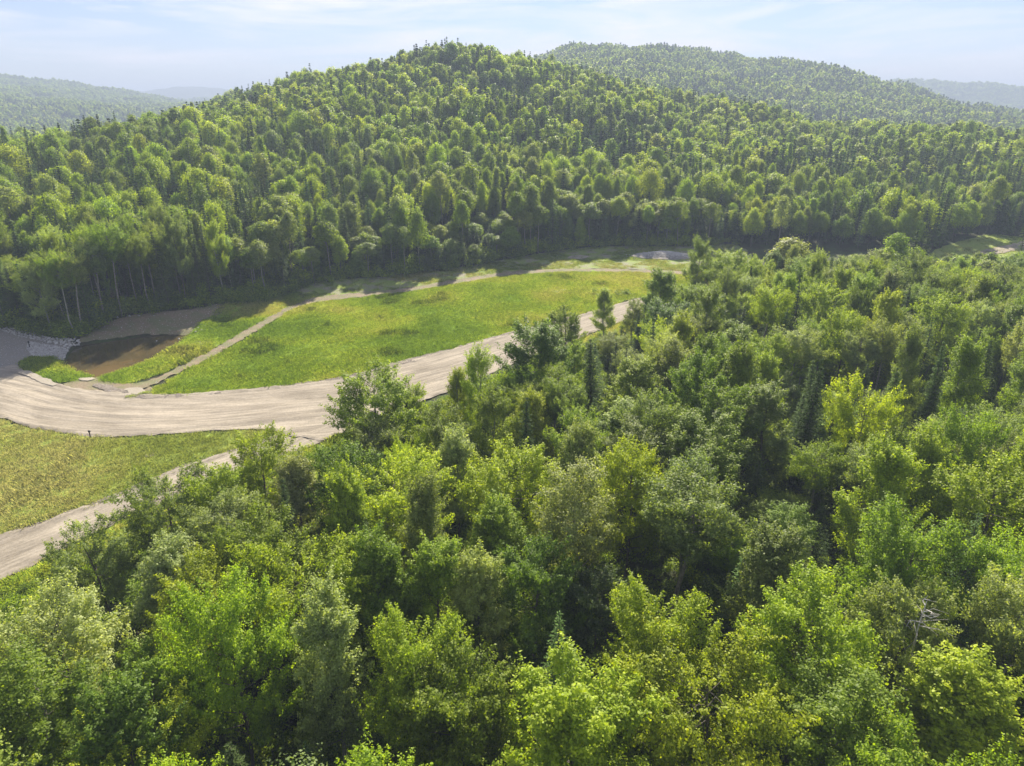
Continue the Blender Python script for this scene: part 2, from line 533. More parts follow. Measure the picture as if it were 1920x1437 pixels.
def sheet(name, poly, material, lift, spacing=1.0, jit=.3, seed=1, zfun=None, attrf=None, smooth_n=1):
    """a sheet laid over the land, filling a ragged outline"""
    P = densify(chaikin(poly, smooth_n), spacing * .7, jit, seed)
    xs, ys = [p[0] for p in P], [p[1] for p in P]
    gx, gy = np.meshgrid(np.arange(min(xs), max(xs), spacing), np.arange(min(ys), max(ys), spacing))
    rg = np.random.RandomState(seed)
    gx = gx.ravel() + rg.uniform(-.2, .2, gx.size) * spacing; gy = gy.ravel() + rg.uniform(-.2, .2, gy.size) * spacing
    k = pin(gx, gy, P)
    gx, gy = gx[k], gy[k]
    d, _, _ = dline(gx, gy, P, True)
    k = d > spacing * .45
    pts = [Vector(p) for p in P] + [Vector((a, b)) for a, b in zip(gx[k], gy[k])]
    n = len(P)
    vo, _, fo, _, _, _ = delaunay_2d_cdt(pts, [], [list(range(n))], 1, 1e-4)
    V = np.array([(v.x, v.y) for v in vo])
    F = [f for f in fo if len(f) == 3]
    de, _, _ = dline(V[:, 0], V[:, 1], P, True)
    z = ground(V[:, 0], V[:, 1]) + lift
    if zfun is not None: z = z + zfun(V[:, 0], V[:, 1], de)
    attrs = {}
    if attrf:
        for kk, vv in attrf(V[:, 0], V[:, 1]).items(): attrs[kk] = ('POINT', vv)
    F = np.array(F)
    a, b, c = V[F[:, 0]], V[F[:, 1]], V[F[:, 2]]
    cr = (b[:, 0] - a[:, 0]) * (c[:, 1] - a[:, 1]) - (b[:, 1] - a[:, 1]) * (c[:, 0] - a[:, 0])
    F[cr < 0] = F[cr < 0][:, ::-1]
    me = mesh_np(name, np.column_stack([V, z]), F, 3, [material], attrs=attrs, smooth=True)
    o = link(name, me)
    tag(o, kind='structure')
    return o, P

# outlines read off the photograph (pixels of the 1920 x 1437 picture)
FIELD = gpoly([(285, 738), (300, 741), (367, 739), (500, 728), (639, 710), (672, 700), (734, 682), (874, 647), (1022, 608), (1092, 588), (1154, 570), (1200, 556), (1290, 548), (1400, 530),
               (1400, 500), (1290, 514), (1200, 509), (1100, 507), (1000, 510), (900, 523), (800, 541), (700, 553), (620, 560), (550, 578), (470, 632), (400, 672), (330, 705)])
STRIP = gpoly([(560, 570), (620, 556), (700, 549), (800, 537), (900, 519), (1000, 507), (1100, 504), (1200, 505), (1300, 511), (1400, 505), (1400, 455),
               (1299, 463), (1196, 461), (1100, 461), (1052, 469), (932, 490), (860, 503), (786, 512), (699, 520), (633, 525), (567, 534), (540, 548), (545, 560)])
LUSH = gpoly([(178, 708), (200, 716), (240, 722), (330, 690), (400, 655), (470, 612), (545, 575), (575, 566), (550, 545), (524, 556), (470, 566), (420, 577), (365, 615), (359, 627), (335, 642), (299, 664), (264, 681), (216, 696)])
WASH = gpoly([(140, 713), (176, 705), (205, 700), (240, 719), (285, 722), (300, 742), (262, 742), (233, 741), (180, 732), (143, 732), (110, 722)])
CLUMP = gpoly([(31, 680), (60, 668), (103, 673), (121, 683), (134, 692), (156, 698), (174, 707), (140, 714), (113, 720), (70, 703)])
MEADOW = gpoly([(-120, 770), (0, 786), (30, 800), (127, 815), (170, 821), (277, 820), (400, 811), (497, 806), (540, 812), (480, 832), (418, 852), (340, 876), (245, 920), (140, 958), (70, 985), (0, 1004), (-140, 1050), (-260, 1000)])
SLOPE = gpoly([(-160, 1160), (0, 1090), (60, 1064), (150, 1017), (230, 980), (330, 935), (450, 885), (600, 835), (700, 800), (820, 760), (960, 700), (1080, 640), (1190, 596), (1260, 580), (1290, 620), (1150, 690), (1000, 760), (900, 800), (780, 860), (640, 920), (500, 990), (330, 1060), (200, 1120), (60, 1190), (-100, 1260)])
ROAD = gpoly([(-260, 640), (-100, 690), (0, 691), (30, 683), (45, 698), (110, 721), (143, 730), (233, 738), (300, 743), (367, 740), (500, 729), (639, 712), (672, 702), (734, 684), (874, 649), (1022, 610), (1092, 590), (1154, 572), (1200, 559), (1290, 551), (1400, 538),
              (1400, 556), (1290, 572), (1190, 594), (1090, 632), (960, 684), (840, 735), (760, 765), (650, 806), (610, 830), (560, 822), (497, 804), (400, 809), (277, 818), (170, 820), (127, 814), (33, 798), (0, 780), (-120, 765), (-300, 730)])
ROADC = gpoly([(-260, 690), (-100, 715), (0, 735), (100, 765), (250, 778), (400, 772), (550, 758), (650, 750), (750, 718), (880, 685), (1000, 642), (1100, 605), (1200, 575), (1300, 560), (1420, 540)])
BRANCH = gpoly([(-260, 1100), (-140, 1052), (0, 1004), (70, 985), (140, 958), (245, 920), (340, 876), (418, 852), (480, 832), (540, 806), (600, 780), (680, 752), (740, 760), (650, 806), (600, 832), (450, 882), (330, 932), (230, 977), (150, 1014), (60, 1062), (0, 1087), (-140, 1150), (-260, 1190)])
BRANCHC = gpoly([(-260, 1145), (-140, 1100), (0, 1045), (110, 1000), (240, 948), (380, 890), (500, 845), (600, 800), (680, 770)])
PAD = gpoly([(-200, 560), (-60, 600), (0, 605), (40, 620), (91, 634), (135, 640), (127, 652), (119, 674), (103, 673), (60, 668), (31, 680), (30, 688), (0, 693), (-120, 695), (-260, 660)])
BANK = gpoly([(140, 640), (180, 616), (232, 601), (300, 594), (360, 588), (432, 576), (405, 596), (365, 614), (359, 627), (311, 623), (252, 626), (192, 634), (153, 641)])
TRACK = gpoly([(235, 730), (262, 734), (300, 716), (350, 694), (410, 664), (462, 634), (510, 604), (552, 578), (600, 566), (680, 558), (760, 550), (860, 532), (960, 516), (1040, 512), (1120, 510), (1220, 512), (1300, 517), (1300, 510), (1220, 507), (1120, 505), (1040, 505), (960, 509), (860, 524), (760, 542), (680, 549), (600, 556), (540, 575), (500, 598), (452, 626), (400, 656), (340, 686), (290, 712), (255, 722)])

ROADS = []
def ruts(cl):
    def f(x, y, de):
        d, al, sd = dline(x, y, cl)
        berm = .15 * np.exp(-((de - .35) / .32) ** 2) * (.45 + .8 * vnoise(x * 1.3, y * 1.3, 4)) * (de > .02)
        rut = .14 * (vnoise(sd * 1.3 + 5, al * .05, 8) - .5) + .07 * (vnoise(sd * 2.3 + 5, al * .09, 12) - .5)
        return berm + rut + .03 * fbm(x * .9, y * .9, 6, 2)
    return f
def uv(cl):
    def f(x, y):
        d, al, sd = dline(x, y, cl)
        return {'along': al, 'across': sd}
    return f
cl_main, cl_br = chaikin(ROADC, 2, False), chaikin(BRANCHC, 2, False)
o, FIELD_P = sheet('field', FIELD, M_meadow, .03, 1.0, .35, 11, lambda x, y, d: .10 * fbm(x * .25, y * .25, 31, 3))
o, STRIP_P = sheet('field_margin', STRIP, M_margin, .02, 1.0, .35, 12, lambda x, y, d: .10 * fbm(x * .3, y * .3, 32, 3))
o, LUSH_P = sheet('grass_bank', LUSH, M_meadow, .035, .8, .3, 45, lambda x, y, d: .08 * fbm(x * .3, y * .3, 46, 3))
sheet('bare_soil', WASH, M_bank, .015, .5, .25, 47)
o, CLUMP_P = sheet('grass_bank', CLUMP, M_meadow, .045, .6, .25, 13)
o, MEADOW_P = sheet('meadow', MEADOW, M_dry, .03, .9, .3, 14, lambda x, y, d: .08 * fbm(x * .3, y * .3, 33, 3))
o, SLOPE_P = sheet('verge', SLOPE, M_meadow, .012, 1.0, .3, 15)
o, PAD_P = sheet('gravel_pad', PAD, M_gravel, .035, .7, .3, 16, lambda x, y, d: .06 * fbm(x * .8, y * .8, 34, 3))
o, BANK_P = sheet('pond_bank', BANK, M_bank, .05, .6, .25, 17)
o, ROAD_P = sheet('dirt_road', ROAD, M_road, .09, .42, .25, 18, ruts(cl_main), uv(cl_main))
o, BRANCH_P = sheet('dirt_road', BRANCH, M_road, .065, .42, .22, 19, ruts(cl_br), uv(cl_br))
def track_z(x, y, d): return .06 + .12 * np.clip(fbm(x * 1.1, y * 1.1, 35, 3), -.3, 1)
o, TRACK_P = sheet('gravel_path', TRACK, M_bank, .05, .5, .28, 20, track_z)
sheet('bare_soil', gpoly([(347, 652), (360, 645), (385, 637), (400, 636), (397, 643), (375, 650)]), M_bank, .08, .5, .25, 21)
sheet('sand', gpoly([(232, 731), (262, 729), (275, 736), (262, 742), (238, 739)]), M_sand, .20, .4, .2, 22)
sheet('sand', gpoly([(40, 696), (62, 700), (108, 721), (100, 727), (60, 712), (38, 703)]), M_sand, .20, .4, .2, 23)
sheet('sand', gpoly([(143, 711), (173, 706), (180, 712), (160, 716)]), M_sand, .12, .4, .15, 24)
sheet('bare_soil', gpoly([(270, 856), (290, 846), (288, 858)]), M_sand, .08, .4, .15, 25)
sheet('bare_soil', gpoly([(1058, 484), (1085, 478), (1110, 482), (1088, 488)]), M_sand, .15, .8, .3, 26)
sheet('bare_soil', gpoly([(1010, 547), (1060, 543), (1090, 548), (1050, 552)]), M_margin, .12, .8, .4, 27)
# turned soil along the upper edge of the road
EDGE = gpoly([(176, 719), (210, 724), (262, 736), (300, 741), (367, 738), (500, 727), (639, 709), (672, 699), (734, 681), (874, 646), (1022, 607), (1092, 588), (1092, 594), (1022, 612), (874, 652), (734, 690), (672, 706), (639, 714), (500, 731), (367, 744), (300, 748), (262, 747), (225, 741), (180, 729)])
sheet('road_edge', EDGE, M_soil, .10, .4, .3, 28, lambda x, y, d: .22 * np.clip(.3 + fbm(x * 1.4, y * 1.4, 36, 3), 0, 1.5) * np.clip(d / .4, 0, 1))
EDGE2 = gpoly([(0, 1001), (70, 982), (140, 955), (245, 917), (340, 873), (418, 849), (480, 830), (480, 834), (418, 855), (340, 880), (245, 924), (140, 962), (70, 989), (0, 1008)])
sheet('road_edge', EDGE2, M_soil, .10, .35, .2, 29, lambda x, y, d: .2 * np.clip(.3 + fbm(x * 1.6, y * 1.6, 37, 3), 0, 1.5) * np.clip(d / .3, 0, 1))
# clearing with a lane at the far right, and a bare patch at the far left
CLEAR = gpoly([(1735, 476), (1790, 456), (1860, 440), (1920, 434), (2050, 425), (2050, 500), (1920, 520), (1800, 530), (1740, 510)])
sheet('clearing', CLEAR, M_dry, .05, 2.0, .6, 40)
LANE = gpoly([(1830, 474), (1860, 466), (1900, 458), (1990, 448), (1990, 462), (1900, 472), (1840, 482)])
sheet('lane', LANE, M_road, .14, 1.2, .5, 41, None, uv(gpoly([(1810, 479), (1900, 465), (1990, 455)])))
CLEAR2 = gpoly([(-60, 500), (10, 462), (60, 458), (72, 475), (40, 510), (-40, 530)])
sheet('clearing', CLEAR2, M_dry, .06, 1.5, .5, 42)
sheet('bare_soil', gpoly([(20, 478), (40, 468), (66, 466), (60, 480), (30, 492)]), M_sand, .14, 1.0, .3, 43)

# pond water: a closed shallow body with a level top
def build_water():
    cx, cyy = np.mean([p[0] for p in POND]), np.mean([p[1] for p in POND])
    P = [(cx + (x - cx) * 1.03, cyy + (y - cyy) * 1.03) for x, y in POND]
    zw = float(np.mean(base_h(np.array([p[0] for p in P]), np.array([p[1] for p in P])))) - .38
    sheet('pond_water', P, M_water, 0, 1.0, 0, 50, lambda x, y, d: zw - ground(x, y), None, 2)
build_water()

# ------------------------------------------------------------------ trees: shapes
def tube(path, radii, sides, V, F):
    path = np.asarray(path, float)
    n = len(path)
    tg = np.gradient(path, axis=0)
    tg /= np.linalg.norm(tg, axis=1)[:, None] + 1e-9
    ref = np.array([1, .01, 0.02]) if abs(tg[0][2]) > .7 else np.array([0, 0, 1.])
    base = len(V)
    ang = np.linspace(0, 2 * np.pi, sides, endpoint=False)
    for i in range(n):
        s = np.cross(tg[i], ref); s /= np.linalg.norm(s) + 1e-9
        t = np.cross(tg[i], s)
        for a in ang: V.append(path[i] + radii[i] * (math.cos(a) * s + math.sin(a) * t))
    for i in range(n - 1):
        for k in range(sides):
            F.append((base + i * sides + k, base + i * sides + (k + 1) % sides, base + (i + 1) * sides + (k + 1) % sides, base + (i + 1) * sides + k))

def unit(v): return v / (np.linalg.norm(v, axis=-1, keepdims=True) + 1e-9)

def leaves(P, Nrm, L, rg, wid=.72, fold=.0):
    """a rhombic leaf at each point"""
    n = len(P)
    t = rg.normal(size=(n, 3)); t = unit(t - (t * Nrm).sum(1, keepdims=True) * Nrm)
    b = np.cross(Nrm, t)
    L = L[:, None]
    v = np.stack([P + t * L * .5, P + b * L * .5 * wid - Nrm * L * fold, P - t * L * .5, P - b * L * .5 * wid - Nrm * L * fold], 1)
    return v.reshape(-1, 3)

STYLES = {  # crown start, envelope, limb lift
 'round':  dict(cb=.28, env=lambda t: np.sin(np.pi * np.clip(t, .02, .98) ** .85) ** .62, lift=.75),
 'ovate':  dict(cb=.22, env=lambda t: np.clip((1 - t) ** .72 * np.minimum(1, (t + .12) * 4.0), .03, 1), lift=1.0),
 'spread': dict(cb=.35, env=lambda t: np.sin(np.pi * np.clip(t, .02, .99) ** 1.25) ** .55, lift=.6),
 'column': dict(cb=.30, env=lambda t: np.clip(np.sin(np.pi * np.clip(t, .02, .98) ** .8) ** .5, .05, 1), lift=1.3),
 'tall':   dict(cb=.58, env=lambda t: np.sin(np.pi * np.clip(t, .02, .98) ** .8) ** .6, lift=.9),
}
def broadleaf(seed, H, W, style, nlimb, nsub, nspray, nleaf, leaf, sides=6, sprayr=.24, sprayl=.95, up=.8):
    rg = np.random.RandomState(seed)
    S = STYLES[style]
    cb = H * S['cb']
    V, F = [], []
    k = 9
    tz = np.linspace(0, H * .84, k)
    wob = np.cumsum(rg.normal(0, .10, (k, 2)), 0) * (H / 14)
    wob -= wob[0]
    tp = np.column_stack([wob, tz])
    r0 = .0065 * H + .03
    tube(tp, r0 * (1 - tz / H) ** .75 + .02, sides, V, F)
    P, D, C = [], [], []
    lob = rg.uniform(0, 2 * np.pi, 3)
    for i in range(nlimb):
        q = (i + .5) / nlimb
        zs = cb * .92 + (H * .86 - cb) * q ** .95
        a = i * 2.39996 + rg.normal(0, .35)
        t0 = (zs - cb) / (H - cb)
        tt = np.clip(t0 + rg.uniform(.05, .2) * S['lift'], 0, .99)
        env = S['env'](tt)
        lobe = 1 + .16 * math.sin(2 * a + lob[0]) + .10 * math.sin(3 * a + lob[1] + t0 * 3)
        rad = W / 2 * env * lobe * rg.uniform(.72, 1.12)
        ze = cb + tt * (H - cb) + rg.normal(0, .25)
        st = np.array([np.interp(zs, tz, tp[:, 0]), np.interp(zs, tz, tp[:, 1]), zs])
        en = np.array([math.cos(a) * rad, math.sin(a) * rad, max(ze, zs + .2)])
        md = (st + en) / 2 + np.array([0, 0, -.08 * rad]) + rg.normal(0, .12, 3)
        u = np.linspace(0, 1, 5)[:, None]
        lp = (1 - u) ** 2 * st + 2 * u * (1 - u) * md + u * u * en
        rl = r0 * .38 * (1 - t0 * .55)
        tube(lp[:4], rl * (1 - np.linspace(0, .9, 4) * .9), max(3, sides - 2), V, F)
        for j in range(nsub):
            uu = .28 + .72 * (j + rg.uniform(0, 1)) / nsub
            b = (1 - uu) ** 2 * st + 2 * uu * (1 - uu) * md + uu * uu * en
            dirn = unit(en - st)
            sd = rg.normal(0, 1, 3); sd = unit(sd - sd @ dirn * dirn)
            slen = W * rg.uniform(.07, .17) * (1.15 - .5 * uu)
            e2 = b + (dirn * .55 + sd * .85 + np.array([0, 0, .35])) * slen
            if sides >= 5 and j % 2 == 0:
                tube([b, (b + e2) / 2 + rg.normal(0, .04, 3), e2], [rl * .3, rl * .2, .008], 3, V, F)
            for s in range(nspray):
                c = b + (e2 - b) * rg.uniform(.45, 1.1) + rg.normal(0, .13, 3)
                out = unit(np.array([c[0], c[1], .001]))
                d = unit(out * rg.uniform(.25, .9) + np.array([0, 0, up]) + rg.normal(0, .28, 3))
                P.append(c); D.append(d); C.append(rg.rand())
    for q in range(16):   # leader shoots round the tip of the stem
        h_ = rg.uniform(.72, .95) * H
        P.append(np.array([wob[-1, 0], wob[-1, 1], h_]) + np.append(rg.normal(0, .07 * W * (1.3 - h_ / H) * 2.2, 2), 0)); D.append(unit(np.array([rg.normal(0, .3), rg.normal(0, .3), 1.0]))); C.append(rg.rand())
    P, D, C = np.array(P), np.array(D), np.array(C)
    n = len(P)
    sz = rg.uniform(.7, 1.35, n)
    Pi, Di, Ci, Si = np.repeat(P, nleaf, 0), np.repeat(D, nleaf, 0), np.repeat(C, nleaf), np.repeat(sz, nleaf)
    m = n * nleaf
    s = rg.beta(1.3, 1.3, m)
    off = rg.normal(0, 1, (m, 3)) * (sprayr * (1.15 - .8 * s) * Si)[:, None]
    off[:, 2] *= .75
    pos = Pi + Di * ((s - .25) * sprayl * Si)[:, None] + off
    cc = unit(pos - np.array([0, 0, cb + (H - cb) * .42])); nr = unit(rg.normal(0, .42, (m, 3)) + np.array([0, 0, .5]) + unit(off) * .75 + cc * .55)
    lv = leaves(pos, nr, leaf * rg.uniform(.7, 1.3, m), rg, .74, .08)
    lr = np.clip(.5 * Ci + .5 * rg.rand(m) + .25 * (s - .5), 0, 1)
    return (np.array(V), np.array(F)), (lv, lr)

def lobed(seed, H, W, style, nlobe, nl, leaf, sides, up=.8):
    """a crown of rounded leafy lobes, for trees seen from farther off"""
    rg = np.random.RandomState(seed)
    S = STYLES[style]; cb = H * S['cb']
    V, F = [], []
    tz = np.linspace(0, H * .8, 5)
    tp = np.column_stack([rg.normal(0, .12, (5, 2)), tz]); tp[0, :2] = 0
    r0 = .0065 * H + .03
    tube(tp, r0 * (1 - tz / H) ** .75 + .02, sides, V, F)
    P, Nn, C = [], [], []
    lob = rg.uniform(0, 6.28, 3)
    for i in range(nlobe):
        t = ((i + .5) / nlobe) ** .8
        a = i * 2.39996 + rg.normal(0, .3)
        lr_ = W * rg.uniform(.15, .25) * (1.1 - .35 * t)
        if style != 'ovate':   # a dome: lobes spread evenly over the upper part of a ball
            cz = -.55 + 1.5 * (i + .5) / nlobe
            t = .42 + .5 * cz * .95
            dome = math.sqrt(max(0, 1 - min(1, abs(cz)) ** 2))
            lr_ = W * rg.uniform(.14, .25)
        env = S['env'](t) * (1 + .18 * math.sin(2 * a + lob[0]) + .12 * math.sin(3 * a + lob[1]))
        if style != 'ovate': env = dome * (1 + .14 * math.sin(2 * a + lob[0]) + .10 * math.sin(3 * a + lob[1]))
        rad = max(0, W / 2 * env * rg.uniform(.8, 1.08) - lr_ * .65)
        if i % 4 == 3: rad *= .4
        c = np.array([math.cos(a) * rad, math.sin(a) * rad, cb + t * (H - cb) * .92 + rg.normal(0, .2)])
        if sides >= 4 and t < .8: tube([np.array([0, 0, max(cb * .8, c[2] - rad * .8)]), c], [.05, .02], 3, V, F)
        o = unit(np.array([c[0], c[1], (c[2] - cb - (H - cb) * .35)]))
        d = unit(rg.normal(0, 1, (nl, 3)) + o * .55 + np.array([0, 0, .35]))
        bump = 1 + .28 * np.sin(d[:, 0] * 6 + i) * np.sin(d[:, 1] * 6 + 2 * i) + rg.normal(0, .17, nl)
        rr = lr_ * bump * np.where(rg.rand(nl) < .2, rg.uniform(.4, 1, nl), 1)
        p = c + d * rr[:, None] * np.array([1, 1, .55 + .4 * up])
        P.append(p); Nn.append(unit(d + rg.normal(0, .38, (nl, 3)) + np.array([0, 0, .15])))
        C.append(np.clip(rg.uniform(.2, .8) * .55 + .45 * rg.rand(nl) + .12 * d[:, 2] * 0, 0, 1))
    P, Nn, C = np.concatenate(P), np.concatenate(Nn), np.concatenate(C)
    return (np.array(V), np.array(F)), (leaves(P, Nn, leaf * rg.uniform(.65, 1.35, len(P)), rg, .78, .06), C)

def spruce(seed, H, W, lev, per, nn, leaf, wid, droop=.25, cb=.06, sparse=0.0, sides=6):
    rg = np.random.RandomState(seed)
    V, F = [], []
    tz = np.linspace(0, H, 7)
    tp = np.column_stack([rg.normal(0, .03, (7, 2)), tz])
    tube(tp, (.010 * H + .04) * (1 - tz / H) + .012, sides, V, F)
    P, Nn, T, C, LL = [], [], [], [], []
    for i in range(lev):
        q = (i + rg.uniform(0, .6)) / lev
        z = H * (cb + (1 - cb) * q)
        t = (z / H - cb) / (1 - cb)
        R0 = W / 2 * ((1 - t) ** .82 * min(1, (t + .16) * 3.4)) + .06
        a0 = rg.uniform(0, 6.28)
        for j in range(per):
            if rg.rand() < sparse: continue
            a = a0 + j * 2 * np.pi / per + rg.normal(0, .18)
            rr = R0 * rg.uniform(.72, 1.16)
            o = np.array([math.cos(a), math.sin(a), 0])
            m = max(3, int(nn * rr / (W / 2)))
            s = np.sort(rg.uniform(.08, 1, m))
            p = o * (s * rr)[:, None] + np.array([0, 0, z]) + np.array([0, 0, 1.0]) * ((-droop * s + .32 * droop * s ** 3 + .1) * rr)[:, None]
            side = np.array([-o[1], o[0], 0])
            w = rr * .26 * (1.1 - s)
            p = p + side * (rg.uniform(-1, 1, m) * w)[:, None] + rg.normal(0, .04, (m, 3))
            P.append(p)
            Nn.append(unit(rg.normal(0, .45, (m, 3)) + np.array([0, 0, 1]) + o * .3))
            T.append(unit(o * 1.0 + side * rg.normal(0, .6, m)[:, None] + np.array([0, 0, -.15])))
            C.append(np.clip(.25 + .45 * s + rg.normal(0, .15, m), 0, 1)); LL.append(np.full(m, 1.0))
            if sides >= 5 and j % 2 == 0:
                tube([np.array([0, 0, z]), p[-1]], [.02, .006], 3, V, F)
    P, Nn, T, C = np.concatenate(P), np.concatenate(Nn), np.concatenate(T), np.concatenate(C)
    T = unit(T - (T * Nn).sum(1, keepdims=True) * Nn); B = np.cross(Nn, T)
    L = (leaf * rg.uniform(.7, 1.3, len(P)))[:, None]
    v = np.stack([P + T * L * .55, P + B * L * wid, P - T * L * .45, P - B * L * wid], 1).reshape(-1, 3)
    return (np.array(V), np.array(F)), (v, C)

def crown_mesh(name, lv, lr, m):
    n = len(lv) // 4
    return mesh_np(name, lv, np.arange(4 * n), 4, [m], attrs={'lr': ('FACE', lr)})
def trunk_mesh(name, V, F, m): return mesh_np(name, V, F, 4, [m], smooth=True)

PROTO = {}
def add_proto(kind, var, lod, tr, lf, mb, ml, hw):
    PROTO[(kind, var, lod)] = dict(trunk=trunk_mesh('trunk', *tr, mb), crown=crown_mesh('crown', *lf, ml), size=hw)
def joined(kind, var, lod):
    """trunk and crown as one mesh, for the far-off wood"""
    p = PROTO[(kind, var, lod)]
    if 'join' in p: return p['join']
    a, b = p['trunk'], p['crown']
    va = np.empty(len(a.vertices) * 3, np.float32); a.vertices.foreach_get('co', va)
    vb = np.empty(len(b.vertices) * 3, np.float32); b.vertices.foreach_get('co', vb)
    la = np.empty(len(a.loops), np.int32); a.loops.foreach_get('vertex_index', la)
    lb = np.empty(len(b.loops), np.int32); b.loops.foreach_get('vertex_index', lb)
    na, nb = len(a.polygons), len(b.polygons)
    lr = np.empty(nb, np.float32); b.attributes['lr'].data.foreach_get('value', lr)
    me = mesh_np(kind, np.concatenate([va, vb]), np.concatenate([la, lb + len(a.vertices)]), 4, [a.materials[0], b.materials[0]],
                 np.concatenate([np.zeros(na), np.ones(nb)]), {'lr': ('FACE', np.concatenate([np.zeros(na), lr]))})
    o = bpy.data.objects.new(kind, me)
    p['join'] = o
    return o

MAPLES = [('round', 13, 7.4), ('ovate', 14, 7.0), ('spread', 12.5, 8.2), ('round', 12, 6.6), ('ovate', 13, 6.2), ('column', 14, 5.6)]
BIRCHES = [('tall', 15, 4.6), ('column', 14, 4.4), ('tall', 16, 5.2)]
ASPENS = [('column', 14, 4.8), ('ovate', 13, 5.0), ('tall', 15, 5.4)]
SPRUCES = [(11, 4.0, 0.0), (14, 4.6, .15), (9, 3.2, 0.0)]
#            nlimb nsub nspray nleaf leaf sides
L0 = dict(nlimb=34, nsub=7, nspray=3, nleaf=64, leaf=.132, sides=6, sprayr=.165, sprayl=1.2)
LB = [None, dict(nlobe=40, nl=200, leaf=.31, sides=4), dict(nlobe=24, nl=105, leaf=.52, sides=3), dict(nlobe=9, nl=34, leaf=1.35, sides=3)]
def shape(seed, H, W, st, lod, up, dens=1.0, ls=1.0):
    d = dict(L0 if lod == 0 else LB[lod])
    k = 'nleaf' if lod == 0 else 'nl'
    d[k] = int(d[k] * dens); d['leaf'] *= ls
    return (broadleaf if lod == 0 else lobed)(seed, H, W, st, up=up, **d)
SL = [dict(lev=46, per=8, nn=44, leaf=.20, wid=.16, sides=6), dict(lev=30, per=7, nn=18, leaf=.42, wid=.2, sides=4),
      dict(lev=18, per=6, nn=8, leaf=.85, wid=.26, sides=3), dict(lev=9, per=5, nn=4, leaf=1.7, wid=.36, sides=3)]
for lod in range(4):
    for i, (st, H, W) in enumerate(MAPLES):
        if lod == 3 and i > 2: break
        upv = (.8, 1.1, .45, .7, 1.0, 1.2)[i]
        add_proto('maple_tree', i, lod, *shape(100 + i + 10 * lod, H, W, st, lod, upv), M_bark, M_leaf, (H, W))
    for i, (st, H, W) in enumerate(BIRCHES):
        if lod == 3 and i > 0: break
        add_proto('birch_tree', i, lod, *shape(200 + i + 10 * lod, H, W, st, lod, .7, .62, .92), M_birch, M_leaf, (H, W))
    for i, (st, H, W) in enumerate(ASPENS):
        if lod == 3 and i > 0: break
        add_proto('aspen_tree', i, lod, *shape(300 + i + 10 * lod, H, W, st, lod, 1.3, .8, .92), M_aspen, M_leaf, (H, W))
    for i, (H, W, sps) in enumerate(SPRUCES):
        if lod == 3 and i > 0: break
        add_proto('spruce_tree', i, lod, *spruce(400 + i + 10 * lod, H, W, sparse=sps, **SL[lod]), M_bark, M_needle, (H, W))

TINTS = {  # name: leaf albedo
 'yellow-green': (.235, .300, .018), 'bright green': (.190, .265, .018), 'mid green': (.145, .210, .018), 'deep green': (.100, .155, .018),
 'silvery green': (.230, .280, .090), 'grey-green': (.155, .205, .052), 'olive green': (.135, .198, .020), 'bluish green': (.085, .145, .034),
 'dark green': (.048, .080, .018), 'dusky green': (.066, .105, .026), 'rusty brown': (.24, .09, .045), 'golden green': (.240, .305, .020)}

